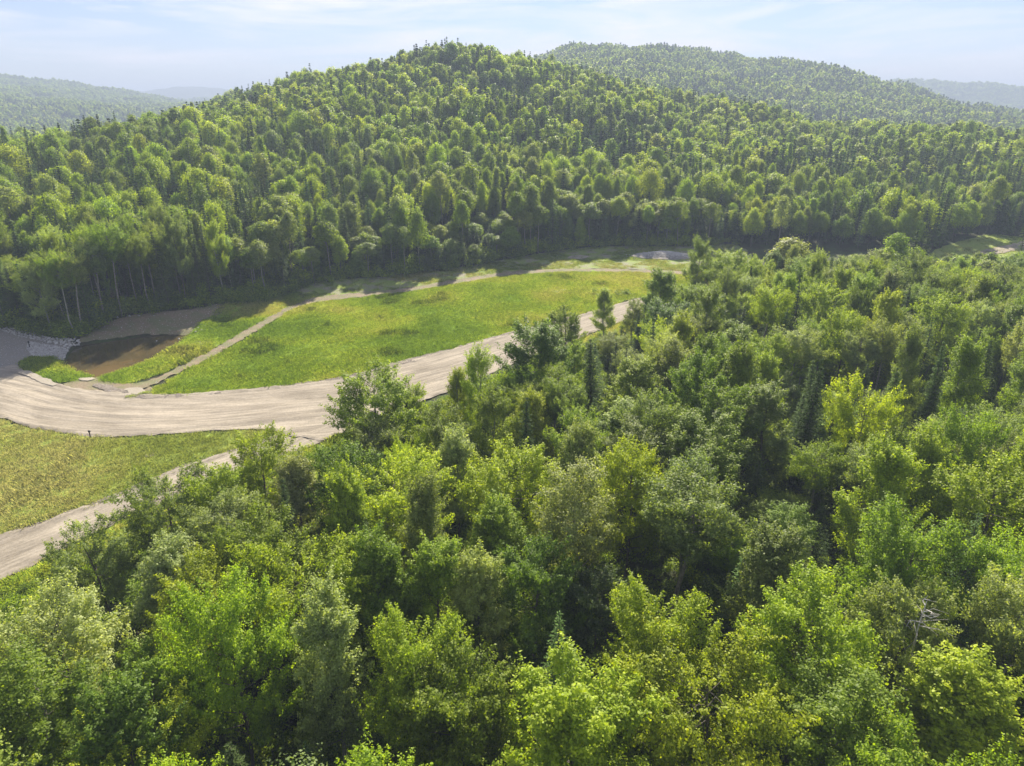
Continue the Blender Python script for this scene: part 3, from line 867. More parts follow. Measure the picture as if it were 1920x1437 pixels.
# ------------------------------------------------------------------ trees: where each one stands
TREES = []   # dict(kind, var, x, y, h, w, tint, key label)
def at_top(px, py, h):
    """the foot of a tree of height h whose top is seen at this photo pixel"""
    return gp(px, py, h)
KEY = [
 ('maple_tree', 0, 702, 690, 13.5, 9.6, 'mid green', 'broad mid-green maple with pale limbs standing out over the bend of the dirt road'),
 ('maple_tree', 3, 755, 722, 10.5, 5.0, 'yellow-green', 'yellow-green maple close to the right of the broad road-bend maple'),
 ('aspen_tree', 1, 850, 688, 10.5, 4.2, 'yellow-green', 'small thin-leaved yellow-green aspen whose top crosses the dirt road'),
 ('aspen_tree', 0, 903, 650, 13.5, 4.0, 'bright green', 'slim bright green aspen rising across the road beside the big dark maple'),
 ('maple_tree', 5, 1012, 603, 14.5, 8.4, 'deep green', 'big deep green maple standing tallest on the near side of the narrowing road'),
 ('maple_tree', 3, 1062, 575, 11.0, 6.0, 'mid green', 'mid-green maple crown hiding the road just below the field'),
 ('aspen_tree', 1, 1138, 541, 9.5, 4.6, 'bright green', 'lone bright green aspen standing out against the field above the road end'),
 ('birch_tree', 1, 1186, 560, 9.0, 3.2, 'grey-green', 'sparse grey-green birch sapling at the last visible stretch of road'),
 ('maple_tree', 1, 1235, 503, 13.5, 8.6, 'mid green', 'wide mid-green maple at the right end of the field below the gravel mound'),
 ('maple_tree', 0, 1262, 562, 11.5, 8.6, 'bluish green', 'rounded bluish green maple below the field end maple'),
 ('aspen_tree', 0, 1312, 448, 14.0, 4.8, 'mid green', 'upright green aspen at the corner of the field beside the gravel mound'),
 ('maple_tree', 0, 1370, 470, 13.0, 9.0, 'bright green', 'bright green rounded maple right behind the field corner aspen'),
 ('maple_tree', 5, 1490, 437, 13.5, 8.0, 'silvery green', 'pale silvery maple topping the near wood in front of the dark treeline'),
 ('maple_tree', 1, 1588, 500, 13.5, 6.8, 'yellow-green', 'tall yellow-green maple standing bright amid dark crowns right of the field'),
 ('maple_tree', 3, 1686, 432, 12.5, 6.2, 'bright green', 'bright green maple left of the twin dark spruces near the lane'),
 ('spruce_tree', 1, 1722, 427, 15.0, 5.0, 'dark green', 'dark twin spruce near the lane, the taller one'),
 ('spruce_tree', 0, 1742, 436, 12.5, 4.4, 'dark green', 'dark twin spruce near the lane, the shorter one on its right'),
 ('spruce_tree', 2, 1635, 470, 9.5, 2.6, 'rusty brown', 'rusty dead spruce among green crowns left of the twin dark spruces'),
 ('spruce_tree', 2, 1327, 508, 9.0, 2.4, 'rusty brown', 'rusty dead spruce at the right end of the field'),
 ('spruce_tree', 2, 915, 735, 10.5, 2.2, 'dark green', 'needle-thin dark spruce standing just below the thin aspen by the road'),
 ('spruce_tree', 0, 1540, 675, 12.0, 4.6, 'bluish green', 'bluish spruce standing in the dark hollow right of the picture centre'),
 ('spruce_tree', 0, 1633, 676, 9.0, 3.4, 'dusky green', 'small dusky spruce right of the hollow bluish spruce'),
 ('spruce_tree', 1, 1664, 600, 12.0, 3.6, 'dark green', 'slender dark spruce in shade above the small dusky spruce'),
 ('spruce_tree', 1, 1812, 640, 12.0, 5.0, 'dusky green', 'dusky spruce, left of a clump of three near the right edge'),
 ('spruce_tree', 0, 1850, 668, 11.0, 4.6, 'dark green', 'dark spruce, middle of a clump of three near the right edge'),
 ('spruce_tree', 0, 1790, 690, 9.5, 4.2, 'bluish green', 'bluish spruce, lowest of a clump of three near the right edge'),
 ('spruce_tree', 2, 1562, 782, 11.0, 3.0, 'dusky green', 'slender dusky spruce spire left of its twin amid yellow-green maples'),
 ('spruce_tree', 2, 1593, 812, 10.5, 3.0, 'dark green', 'slender dark spruce spire right of its twin amid yellow-green maples'),
 ('spruce_tree', 2, 1330, 1080, 8.5, 3.4, 'dusky green', 'small lone spruce poking between bright maples below the dark hollow'),
 ('maple_tree', 2, 1622, 700, 15.0, 6.6, 'yellow-green', 'open-crowned yellow-green maple on a long dark trunk'),
 ('maple_tree', 1, 1682, 832, 14.5, 7.6, 'bright green', 'tall bright egg-shaped maple standing clear against dark shade at lower right'),
 ('maple_tree', 0, 1900, 866, 14.0, 9.4, 'yellow-green', 'large dome-shaped yellow-green maple cut by the right edge'),
 ('maple_tree', 1, 1490, 1012, 13.0, 7.4, 'grey-green', 'grey-green pyramid maple below the dark hollow at lower right'),
 ('maple_tree', 1, 1450, 722, 13.0, 8.2, 'grey-green', 'large grey-green maple left of the bluish hollow spruce'),
 ('maple_tree', 3, 1360, 722, 13.0, 7.4, 'mid green', 'mid-green maple left of the large grey-green maple'),
 ('maple_tree', 0, 1190, 832, 13.5, 6.6, 'yellow-green', 'glowing yellow-green maple near the centre with dark shade under it'),
 ('maple_tree', 0, 955, 838, 13.0, 8.2, 'yellow-green', 'broad yellow-green maple left of the glowing centre maple'),
 ('maple_tree', 4, 1085, 790, 13.0, 6.2, 'silvery green', 'silvery maple behind the two glowing centre maples'),
 ('maple_tree', 2, 745, 848, 12.5, 8.6, 'golden green', 'golden green maple below the broad road-bend maple'),
 ('maple_tree', 4, 856, 800, 12.0, 6.0, 'silvery green', 'silvery maple right of the golden green maple'),
 ('maple_tree', 3, 640, 835, 12.5, 6.6, 'deep green', 'deep green maple left of the golden green maple'),
 ('maple_tree', 0, 480, 812, 12.0, 6.8, 'yellow-green', 'yellow-green maple at the tip of the meadow by the road fork'),
 ('maple_tree', 4, 540, 858, 11.5, 6.0, 'silvery green', 'thin-crowned pale maple right below the road fork maple'),
 ('maple_tree', 2, 300, 878, 11.5, 7.4, 'grey-green', 'grey-green spreading maple reaching over the lower dirt road'),
 ('maple_tree', 3, 400, 872, 11.5, 6.0, 'bright green', 'bright green maple between the spreading roadside maple and the fork maple'),
 ('maple_tree', 4, 290, 1010, 11.0, 6.8, 'silvery green', 'silvery maple below the grey-green roadside maple'),
 ('maple_tree', 2, 160, 985, 10.0, 6.5, 'grey-green', 'low grey-green maple at the wood edge under the lower road'),
 ('maple_tree', 0, 90, 1105, 12.5, 7.8, 'silvery green', 'large silvery maple at the left edge below the lower road'),
 ('maple_tree', 2, 570, 1012, 13.0, 8.6, 'bright green', 'broad bright green maple in the lower left part of the wood'),
 ('maple_tree', 0, 380, 1065, 12.0, 6.8, 'yellow-green', 'glowing yellow-green maple left of the broad bright maple at lower left'),
 ('maple_tree', 4, 690, 1010, 13.5, 6.4, 'olive green', 'olive upright maple right of the broad bright maple at lower left'),
 ('maple_tree', 1, 805, 1010, 13.0, 6.8, 'bright green', 'bright green maple on the brink of the dark hollow in the lower middle'),
 ('maple_tree', 4, 900, 1030, 12.5, 6.0, 'silvery green', 'silvery sparkling maple on the brink of the dark hollow in the lower middle'),
 ('maple_tree', 3, 1000, 1018, 12.5, 6.0, 'deep green', 'deep green maple with a pale tip right of the silvery sparkling maple'),
 ('maple_tree', 3, 1120, 1068, 10.0, 5.6, 'dusky green', 'dusky round maple in the shade of the lower middle hollow'),
 ('maple_tree', 0, 760, 1180, 13.0, 6.4, 'yellow-green', 'tall yellow-green maple just left of the dark hollow near the bottom'),
 ('maple_tree', 3, 850, 1225, 12.0, 6.6, 'mid green', 'dark-sided mid-green maple at the hollow near the bottom edge'),
 ('maple_tree', 0, 1245, 1100, 13.0, 7.0, 'yellow-green', 'yellow-green maple left of the small lone spruce at lower right'),
 ('maple_tree', 5, 1090, 1260, 13.5, 7.0, 'yellow-green', 'feathery yellow-green maple right of the hollow at the bottom'),
 ('maple_tree', 2, 1350, 1220, 13.5, 9.0, 'yellow-green', 'very broad yellow-green maple at the bottom right of centre'),
 ('maple_tree', 0, 1545, 1095, 13.5, 8.0, 'bright green', 'bright full maple below the grey-green pyramid maple'),
 ('maple_tree', 3, 1720, 1090, 12.5, 6.0, 'silvery green', 'silvery maple beneath the tall egg-shaped maple'),
 ('maple_tree', 2, 230, 1360, 12.0, 6.4, 'yellow-green', 'yellow-green maple near the bottom left corner'),
 ('maple_tree', 1, 240, 1270, 13, 7.0, 'deep green', 'deep green maple above the bottom left corner maple'),
 ('maple_tree', 4, 2300, 1050, 13.5, 7.6, 'bright green', 'bright green maple at the right edge below the dome-shaped maple'),
 ('spruce_tree', 1, 348, 190, 15.0, 4.6, 'dark green', 'lone dark spruce standing above the left skyline of the near hill'),
 ('maple_tree', 0, 850, 75, 16.0, 9.5, 'deep green', 'tallest round crown on the summit of the wooded hill'),
]
rg = np.random.RandomState(42)
cells = {}
def free(x, y, d):
    c = 6.0
    i, j = int(x // c), int(y // c)
    for a in range(i - 1, i + 2):
        for b in range(j - 1, j + 2):
            for (u, v, dd) in cells.get((a, b), ()):
                if (u - x) ** 2 + (v - y) ** 2 < (max(d, .0) * .5 + dd * .5) ** 2: return False
    return True
def put(x, y, d): cells.setdefault((int(x // 6), int(y // 6)), []).append((x, y, d))
def add_tree(kind, var, x, y, h, w, tint, label=None, lean=0):
    TREES.append(dict(kind=kind, var=var, x=x, y=y, h=h, w=w, tint=tint, label=label))
for k, v, px, py, h, w, t, lab in KEY:
    if py < 200:
        a, b, c = ray(px, py); hl = math.hypot(a, b)
        best = None
        for r in np.arange(200, 480, 2):
            x, y = a / hl * r, b / hl * r
            e = abs(gz(x, y) + h - (CAM_H + c / hl * r))
            if best is None or e < best[0] - .01: best = (e, x, y)
        x, y = best[1], best[2]
    else: x, y = at_top(px, py, h)
    add_tree(k, v, x, y, h, w, t, lab); put(x, y, w * .75)

OPENALL = gpoly([(0, 606), (60, 625), (140, 636), (232, 600), (300, 592), (430, 576), (524, 556), (567, 535), (699, 520), (860, 503), (932, 490), (1052, 469), (1100, 461), (1299, 462),
                 (1560, 462), (1740, 476), (1740, 530), (1560, 540), (1400, 556), (1290, 576), (1190, 598), (1090, 636), (960, 692), (840, 742), (760, 772), (650, 814), (610, 837), (450, 886), (330, 937),
                 (230, 982), (150, 1020), (60, 1068), (0, 1092), (-160, 1165), (-300, 1230), (-300, 560), (-60, 590)])
OPEN = [OPENALL, LUSH_P, FIELD_P, STRIP_P, CLUMP_P, MEADOW_P, PAD_P, BANK_P, ROAD_P, BRANCH_P, POND, CLEAR, CLEAR2]
VERGE_FREE = gpoly([(-300, 1200), (0, 1085), (230, 975), (450, 885), (640, 820), (800, 760), (960, 700), (1090, 640), (1200, 600),
                    (1210, 640), (1100, 690), (980, 760), (850, 815), (700, 875), (620, 900), (540, 940), (400, 985), (250, 1045), (110, 1110), (-60, 1190), (-300, 1320)])
EDGE_LINE = gpoly([(0, 606), (60, 625), (140, 636), (232, 600), (300, 592), (430, 576), (524, 556), (567, 535), (699, 520), (860, 503), (932, 490), (1052, 469), (1100, 461), (1299, 462)])
HOLLOW = [gp(1010, 1180, 6), gp(1450, 980, 6), gp(1560, 760, 5)]
def is_far(x, y, z):
    bx, by, bd = project(x, y, z)
    e = np.interp(bx, [0, 140, 300, 524, 699, 860, 1052, 1299, 1500, 1740, 2000], [606, 636, 592, 556, 520, 503, 469, 462, 470, 470, 440])
    return (by < e + 10) | (np.hypot(x, y) > 195) | (bd < 0)
SKY_X = [-100, 0, 100, 150, 230, 260, 330, 420, 450, 520, 600, 640, 660, 700, 760, 800, 840, 900, 930, 960, 1010, 1080, 1100, 1130, 1160, 1200, 1250, 1300, 1315, 1340, 1400, 1480, 1600, 1680, 1740, 1780, 1850, 1920, 2100]  # outline of the near wood's tops in the photograph
SKY_Y = [1200, 1120, 1070, 1000, 975, 900, 885, 870, 825, 825, 860, 800, 730, 705, 740, 780, 710, 660, 700, 650, 615, 590, 650, 560, 610, 540, 515, 510, 460, 470, 465, 450, 465, 445, 440, 466, 462, 456, 450]
def scatter():
    n0 = 0
    # candidate points in rings; denser near
    def cand(r0, r1, az0, az1, n):
        r = np.sqrt(rg.uniform(r0 ** 2, r1 ** 2, n)); a = rg.uniform(az0, az1, n)
        return r * np.sin(a), r * np.cos(a)
    for (r0, r1, n, sp) in ((10, 210, 26000, 1.0), (210, 480, 60000, 1.05), (480, 1280, 180000, 1.1)):
        x, y = cand(r0, r1, -.95 if r0 < 400 else -.80, .95 if r0 < 400 else .80, n)
        z = ground(x, y)
        ok = np.ones(n, bool)
        for P in OPEN: ok &= ~pin(x, y, P)
        vf = pin(x, y, VERGE_FREE)
        ok &= ~vf
        mix = fbm(x / 40, y / 40, 51, 2)
        hue = fbm(x / 14, y / 14, 61, 2)
        r = np.hypot(x, y)
        de, _, _ = dline(x, y, EDGE_LINE)
        px, py, dd = project(x, y, z + 8)
        u = rg.rand(n, 6)
        fars = is_far(x, y, z)
        for i in range(n):
            if not ok[i]: continue
            ri = r[i]
            far_side = bool(fars[i])
            sprp = .12 + .20 * max(0, mix[i]) * 2
            if far_side and ri < 330: sprp = .38 + .45 * mix[i]
            elif ri >= 330: sprp = .22 + .40 * max(0, mix[i] - .1)
            if not far_side and px[i] > 1480 and 640 < py[i] < 800: sprp = .45
            bir = .14; asp = .16
            if far_side and de[i] >= 14: bir, asp = .03, .04
            if far_side and de[i] < 14: bir, asp, sprp = (.50, .14, .24) if px[i] < 330 else (.26, .10, .54)
            q = u[i, 0]
            kind = 'spruce_tree' if q < sprp else 'birch_tree' if q < sprp + bir else 'aspen_tree' if q < sprp + bir + asp else 'maple_tree'
            if kind == 'maple_tree':
                h = 9.0 + 5.8 * u[i, 1]; w = 5.2 + 3.4 * u[i, 2]
                var = int(u[i, 3] * 6)
            elif kind == 'spruce_tree':
                h = 7.5 + 7.5 * u[i, 1]; w = 2.8 + 1.6 * u[i, 2] + (h - 9) * .12
                var = int(u[i, 3] * 3)
            else:
                h = 11 + 4.5 * u[i, 1]; w = 4.2 + 1.9 * u[i, 2]
                var = int(u[i, 3] * 3)
                if far_side and de[i] < 14: var = 0 if u[i, 3] < .5 else 2; h += 1.2; w *= .9
            if kind == 'maple_tree' and far_side and de[i] <= 12: w *= .72; h *= 1.05; var = (5, 1, 4, 5, 1, 0)[var]
            if far_side and ri < 300: h *= 1.1
            if far_side and de[i] > 12 and kind == 'maple_tree':
                g = min(1, max(0, (ri - 170) / 90)); w *= (.80 + .06 * g) * (.62 + .85 * u[i, 4] ** 1.6); h *= .78 + .26 * u[i, 4]
                if var in (1, 4, 5): var = (0, 2, 3)[int(u[i, 3] * 97) % 3]
            if ri > 480: w *= 1.1
            if far_side and de[i] < 20:
                bx = px[i]
                if bx > 1040: h *= .74
                elif any(a < bx < b for a, b in ((560, 600), (655, 730), (790, 860), (880, 960))): h *= .42 + .1 * u[i, 5]
                elif de[i] < 6: h *= .66 + .36 * u[i, 5]
                if bx < 420: h = max(h, 14.6) * 1.06
            if far_side and -90 < px[i] < 85 and r[i] < 165:
                for f in (1, .9, .8, .7, .6, .5):
                    if project(x[i], y[i], z[i] + h * f)[1] > 486: break
                h *= f
            # keep the shady hollows open
            if not far_side and any(math.hypot(x[i] - a, y[i] - b) < 6.0 for a, b in HOLLOW):
                h *= .55; w *= .8
            if not far_side and py[i] > 300:
                okh = False
                for f in (1, .88, .76, .64, .54):
                    qx, qy, qd = project(x[i], y[i], z[i] + h * f)
                    rw = w * .4 / qd * FPX
                    lim = max(np.interp([qx - rw, qx, qx + rw], SKY_X, SKY_Y))
                    if qy > lim + 4 + 16 * u[i, 4]: okh = True; break
                if not okh: continue
                h *= f; w *= f ** .5
            d = w * ((.56 if de[i] > 12 else .6) if far_side else .72) * sp
            if far_side and de[i] < 10: d *= .72
            if not free(x[i], y[i], d): continue
            # do not hide the clearings and the field behind tall crowns
            put(x[i], y[i], d)
            hv = hue[i] + (u[i, 4] - .5) * 1.1
            if kind == 'spruce_tree': t = ('dark green', 'dusky green', 'bluish green')[int(u[i, 5] * 3)]
            elif kind == 'birch_tree' and ri > 240: t = 'mid green'
            elif kind == 'birch_tree': t = 'silvery green' if hv > .42 else 'grey-green' if hv > -.2 else 'mid green'
            elif kind == 'aspen_tree': t = 'silvery green' if hv > .5 else 'bright green' if hv > 0 else 'grey-green' if hv > -.3 else 'mid green'
            else: t = 'yellow-green' if hv > .36 else 'bright green' if hv > .0 else 'mid green' if hv > -.34 else 'olive green' if hv > -.38 else 'deep green' if hv > -.5 else 'grey-green'
            if u[i, 5] > .985 and kind != 'spruce_tree': t = 'golden green'
            add_tree(kind, var, x[i], y[i], h, w, t)
scatter()

# which trees are single things: the largest seen of each kind
tx = np.array([t['x'] for t in TREES]); ty = np.array([t['y'] for t in TREES])
tz_ = ground(tx, ty)
far_ = is_far(tx, ty, tz_)
for t, z, f in zip(TREES, tz_, far_): t['z'], t['far'] = float(z), bool(f)
PLACE_EDGE, _, _ = dline(tx, ty, EDGE_LINE)
for i, t in enumerate(TREES):
    px, py, d = project(t['x'], t['y'], t['z'] + t['h'] * .8)
    t['px'], t['py'], t['d'] = px, py, d
    t['seen'] = d > 5 and -50 < px < 1970 and py < 1800 and py > 0
    t['size'] = t['h'] * t['w'] / d ** 2 * (100 if t['label'] else 1)
    t['edge'] = PLACE_EDGE[i]
chosen = {}
for kind in ('maple_tree', 'birch_tree', 'aspen_tree', 'spruce_tree'):
    L = sorted([t for t in TREES if t['kind'] == kind and t['seen']], key=lambda t: -t['size'])[:298]
    for t in L: t['one'] = True

ONES = ['', 'one', 'two', 'three', 'four', 'five', 'six', 'seven', 'eight', 'nine', 'ten', 'eleven', 'twelve', 'thirteen', 'fourteen', 'fifteen', 'sixteen', 'seventeen', 'eighteen', 'nineteen']
TENS = ['', '', 'twenty', 'thirty', 'forty', 'fifty', 'sixty', 'seventy', 'eighty', 'ninety']
def word(n):
    n = max(0, min(100, n))
    if n == 0: return 'zero'
    if n == 100: return 'hundred'
    if n < 20: return ONES[n]
    return TENS[n // 10] + ('-' + ONES[n % 10] if n % 10 else '')
used = set(t['label'] for t in TREES if t['label'])
def label_for(t):
    far_side = t['far']
    nm = {'maple_tree': 'maple', 'birch_tree': 'birch', 'aspen_tree': 'aspen', 'spruce_tree': 'spruce'}[t['kind']]
    if far_side:
        where = 'at the treeline above the field' if t['edge'] < 8 and t['px'] > 430 else 'by the pond' if t['edge'] < 8 else 'on the far wooded slope'
    else: where = 'in the near wood'
    fx, fy = t['px'] / 19.2, t['py'] / 14.37
    for dx, dy in ((0, 0), (1, 0), (0, 1), (-1, 0), (0, -1), (1, 1), (-1, -1), (2, 0), (0, 2)):
        a, b = int(round(fx)) + dx, int(round(fy)) + dy
        if b >= 100 or a <= 0 or a >= 100:
            pos = 'at the bottom edge ' + word(a) + ' percent across' if b >= 100 else 'at the ' + ('left' if a <= 0 else 'right') + ' edge ' + word(b) + ' percent down'
        else: pos = word(a) + ' percent across, ' + word(b) + ' percent down'
        for ad in (('tall ' if t['h'] > 13.2 else 'low ' if t['h'] < 9.5 else 'narrow ' if t['w'] < 5 else 'broad '), ''):
            s = '%s%s %s %s, %s' % (ad, t['tint'].replace(' ', '-'), nm, where, pos)
            if s not in used:
                used.add(s); return s
    return s
GROUPS = {'maple_tree': 'maples of the wood', 'birch_tree': 'birches of the wood', 'aspen_tree': 'aspens of the wood', 'spruce_tree': 'spruces of the wood'}
CATS = {'maple_tree': 'maple tree', 'birch_tree': 'birch tree', 'aspen_tree': 'aspen tree', 'spruce_tree': 'spruce tree'}
far = []
for t in TREES:
    r = t['d']
    lod = 0 if r < 135 else 1 if r < 240 else 2 if r < 560 else 3
    kind, var = t['kind'], t['var']
    if lod == 3: var = var % 3 if kind == 'maple_tree' else 0
    p = PROTO[(kind, var, lod)] if (kind, var, lod) in PROTO else PROTO[(kind, 0, lod)]
    H, W = p['size']
    sc = (t['w'] / W, t['w'] / W, t['h'] / H)
    rz = float(rg.uniform(0, 6.283))
    tr, tg_, tb = TINTS[t['tint']]
    k = rg.uniform(.84, 1.14)
    tint = (tr * k * rg.uniform(.93, 1.08), tg_ * k, tb * k * rg.uniform(.85, 1.2))
    if t.get('one'):
        root = bpy.data.objects.new(kind, None)
        root.empty_display_size = .5
        col.objects.link(root)
        root.location = (t['x'], t['y'], t['z'] - .12)
        root.rotation_euler = (rg.normal(0, .035), rg.normal(0, .035), rz)
        root.scale = sc
        root['label'] = t['label'] or label_for(t)
        root['category'] = CATS[kind]
        root['group'] = GROUPS[kind]
        for nm in ('trunk', 'crown'):
            c = bpy.data.objects.new(nm, p[nm]); col.objects.link(c); c.parent = root
            c['tint'] = tint
    else:
        far.append((t['x'], t['y'], t['z'] - .15, rz, sc, tint, (kind, var if (kind, var, lod) in PROTO else 0, max(lod, 1))))

# ------------------------------------------------------------------ stuff placed on points with geometry nodes
def scatter_object(name, pts, rot, scl, tint, pid, protos, tilt=None):
    """ONE object: copies of the given shapes on its points"""
    me = bpy.data.meshes.new(name)
    n = len(pts)
    me.vertices.add(n); me.vertices.foreach_set('co', np.asarray(pts, np.float32).ravel())
    rot3 = np.zeros((n, 3), np.float32); rot3[:, 2] = rot
    if tilt is not None: rot3[:, :2] = tilt
    for nm, ty, v in (('rot', 'FLOAT_VECTOR', rot3), ('scl', 'FLOAT_VECTOR', scl)):
        a = me.attributes.new(nm, ty, 'POINT'); a.data.foreach_set('vector', np.asarray(v, np.float32).ravel())
    a = me.attributes.new('tint', 'FLOAT_COLOR', 'POINT')
    a.data.foreach_set('color', np.column_stack([np.asarray(tint, np.float32), np.ones(n, np.float32)]).ravel())
    a = me.attributes.new('pid', 'INT', 'POINT'); a.data.foreach_set('value', np.asarray(pid, np.int32))
    o = link(name, me)
    ng = bpy.data.node_groups.new(name, 'GeometryNodeTree')
    ng.interface.new_socket('Geometry', in_out='INPUT', socket_type='NodeSocketGeometry')
    ng.interface.new_socket('Geometry', in_out='OUTPUT', socket_type='NodeSocketGeometry')
    gi, go = ng.nodes.new('NodeGroupInput'), ng.nodes.new('NodeGroupOutput')
    jn = ng.nodes.new('GeometryNodeJoinGeometry')
    def named(nm, dt):
        q = ng.nodes.new('GeometryNodeInputNamedAttribute'); q.data_type = dt; q.inputs[0].default_value = nm
        return [s for s in q.outputs if s.enabled][0]
    na, sa, ia = named('rot', 'FLOAT_VECTOR'), named('scl', 'FLOAT_VECTOR'), named('pid', 'INT')
    for k, ob in enumerate(protos):
        inf = ng.nodes.new('GeometryNodeObjectInfo'); inf.inputs['Object'].default_value = ob
        inf.inputs['As Instance'].default_value = True
        cmp_ = ng.nodes.new('FunctionNodeCompare'); cmp_.data_type = 'INT'; cmp_.operation = 'EQUAL'
        ins = [s for s in cmp_.inputs if s.enabled]
        ng.links.new(ia, ins[0]); ins[1].default_value = k
        ip = ng.nodes.new('GeometryNodeInstanceOnPoints')
        ng.links.new(gi.outputs[0], ip.inputs['Points'])
        ng.links.new(cmp_.outputs[0], ip.inputs['Selection'])
        ng.links.new(inf.outputs['Geometry'], ip.inputs['Instance'])
        er = ng.nodes.new('FunctionNodeEulerToRotation'); ng.links.new(na, er.inputs[0])
        ng.links.new(er.outputs[0], ip.inputs['Rotation'])
        ng.links.new(sa, ip.inputs['Scale'])
        ng.links.new(ip.outputs[0], jn.inputs[0])
    ng.links.new(jn.outputs[0], go.inputs[0])
    md = o.modifiers.new(name, 'NODES'); md.node_group = ng
    return o

# far ridges beyond the placed trees
def far_points():
    x, y, z = [], [], []
    rg2 = np.random.RandomState(5)
    for (r0, r1, a0, a1, n) in ((1280, 2450, -.72, -.20, 56000), (2100, 2800, .38, .80, 22000), (2350, 2900, -.62, -.2, 16000)):
        r = np.sqrt(rg2.uniform(r0 ** 2, r1 ** 2, n)); a = rg2.uniform(a0, a1, n)
        x.append(r * np.sin(a)); y.append(r * np.cos(a))
    x, y = np.concatenate(x), np.concatenate(y)
    return x, y, ground(x, y)
fx, fy, fz = far_points()
keys = sorted(set(f[6] for f in far) | {('maple_tree', 0, 3), ('maple_tree', 2, 3), ('spruce_tree', 0, 3)})
kid = {k: i for i, k in enumerate(keys)}
nf = len(fx)
rg3 = np.random.RandomState(8)
names = list(TINTS)
ft = np.array([TINTS[n] for n in ('mid green', 'bright green', 'deep green', 'grey-green', 'olive green')])[rg3.randint(0, 5, nf)]
fp = np.array([kid[('maple_tree', 0, 3)], kid[('maple_tree', 2, 3)], kid[('maple_tree', 0, 3)], kid[('spruce_tree', 0, 3)]])[rg3.choice(4, nf, p=[.45, .35, .1, .1])]
s_ = rg3.uniform(.8, 1.4, nf) * np.where(np.hypot(fx, fy) > 2400, 1.4, 1)
P = np.concatenate([np.array([f[:3] for f in far]), np.column_stack([fx, fy, fz])])
o = scatter_object('forest', P, np.concatenate([[f[3] for f in far], rg3.uniform(0, 6.28, nf)]),
                   np.concatenate([np.array([f[4] for f in far]), np.column_stack([s_, s_, s_ * rg3.uniform(.7, 1.0, nf)])]),
                   np.concatenate([np.array([f[5] for f in far]), ft]), np.concatenate([[kid[f[6]] for f in far], fp]), [joined(*k) for k in keys])
tag(o, 'dense mixed wood covering the hills beyond the field to the far ridges', 'forest', kind='stuff')

# undergrowth: low leafy bushes on the forest floor and at the wood's edges
def bush_mesh(seed, n, leaf, h, w):
    r_ = np.random.RandomState(seed)
    c = r_.normal(0, 1, (14, 3)) * np.array([w * .34, w * .34, h * .16]) + np.array([0, 0, h * .5]); c[:, 2] = np.clip(c[:, 2], .1, h)
    P_ = np.repeat(c, n // 14, 0); m = len(P_)
    off = unit(r_.normal(0, 1, (m, 3))) * (r_.uniform(.2, 1, m) ** .5 * w * .24)[:, None]
    P_ = P_ + off + np.array([0, 0, .12]) * h
    P_[:, 2] = np.abs(P_[:, 2])
    nn = unit(r_.normal(0, .6, (m, 3)) + np.array([0, 0, .8]))
    lv = leaves(P_, nn, leaf * r_.uniform(.7, 1.3, m), r_, .6, .1)
    return bpy.data.objects.new('bush', crown_mesh('bush', lv, r_.rand(m), M_leaf))
BUSH = [bush_mesh(1, 700, .16, 1.2, 1.9), bush_mesh(2, 600, .15, 1.6, 1.4), bush_mesh(3, 600, .18, .8, 2.0)]
def undergrowth():
    r_ = np.random.RandomState(77)
    n = 42000
    r = np.sqrt(r_.uniform(12 ** 2, 235 ** 2, n)); a = r_.uniform(-.85, .85, n)
    x, y = r * np.sin(a), r * np.cos(a)
    ok = np.ones(n, bool)
    for P_ in OPEN: ok &= ~pin(x, y, P_)
    de, _, _ = dline(x, y, EDGE_LINE)
    vf = pin(x, y, VERGE_FREE)
    vd, _, _ = dline(x, y, ROAD_P, True); vd2, _, _ = dline(x, y, BRANCH_P, True)
    near_road = (vd < 2.2) | (vd2 < 2.5)
    keep = ok & ((r < 150) | (de < 14)) & ~near_road & ~(vf & (r_.rand(n) < .35))
    keep &= (r_.rand(n) < np.where(vf | (de < 8), 1, .62))
    x, y, vf = x[keep], y[keep], vf[keep]
    z = ground(x, y); m = len(x)
    s = r_.uniform(.6, 1.35, m); s = np.where(vf, s * .62, s); s = np.where(de[keep] < 5, s * 1.7, s)
    tt = np.array([TINTS[k] for k in ('mid green', 'bright green', 'olive green', 'deep green', 'yellow-green')])[np.clip((fbm(x / 9, y / 9, 71, 2) * 2.2 + 2.2 + r_.normal(0, .7, m)).astype(int), 0, 4)]
    o = scatter_object('undergrowth', np.column_stack([x, y, z - .05]), r_.uniform(0, 6.28, m), np.column_stack([s, s, s * r_.uniform(.7, 1.3, m)]), tt, r_.randint(0, 3, m), BUSH)
    tag(o, 'low leafy undergrowth on the forest floor and along the wood edges', 'undergrowth', kind='stuff')
undergrowth()

# grass: tufts over the field, the margin, the meadow and the verge
def tuft(seed, n, h, spread, wd):
    r_ = np.random.RandomState(seed)
    b = np.column_stack([r_.normal(0, spread, (n, 2)), np.zeros(n)])
    a = r_.uniform(0, 6.28, n); hh = h * r_.uniform(.5, 1.2, n)
    d = np.column_stack([np.cos(a), np.sin(a), np.zeros(n)]); s = np.column_stack([-np.sin(a), np.cos(a), np.zeros(n)])
    le = (hh * r_.uniform(.2, .7, n))[:, None]
    top = b + d * le + np.array([0, 0, 1.]) * hh[:, None]
    mid = b + d * le * .35 + np.array([0, 0, .6]) * hh[:, None]
    v = np.stack([b - s * wd * .5, b + s * wd * .5, mid + s * wd * .5, top, mid - s * wd * .5], 1).reshape(-1, 3)
    me = mesh_np('tuft', v, np.arange(5 * n), 5, [M_grassb], attrs={'lr': ('FACE', r_.rand(n))})
    return bpy.data.objects.new('tuft', me)
TUFT = [tuft(1, 34, .20, .26, .026), tuft(2, 34, .31, .24, .028), tuft(3, 30, .52, .24, .034)]
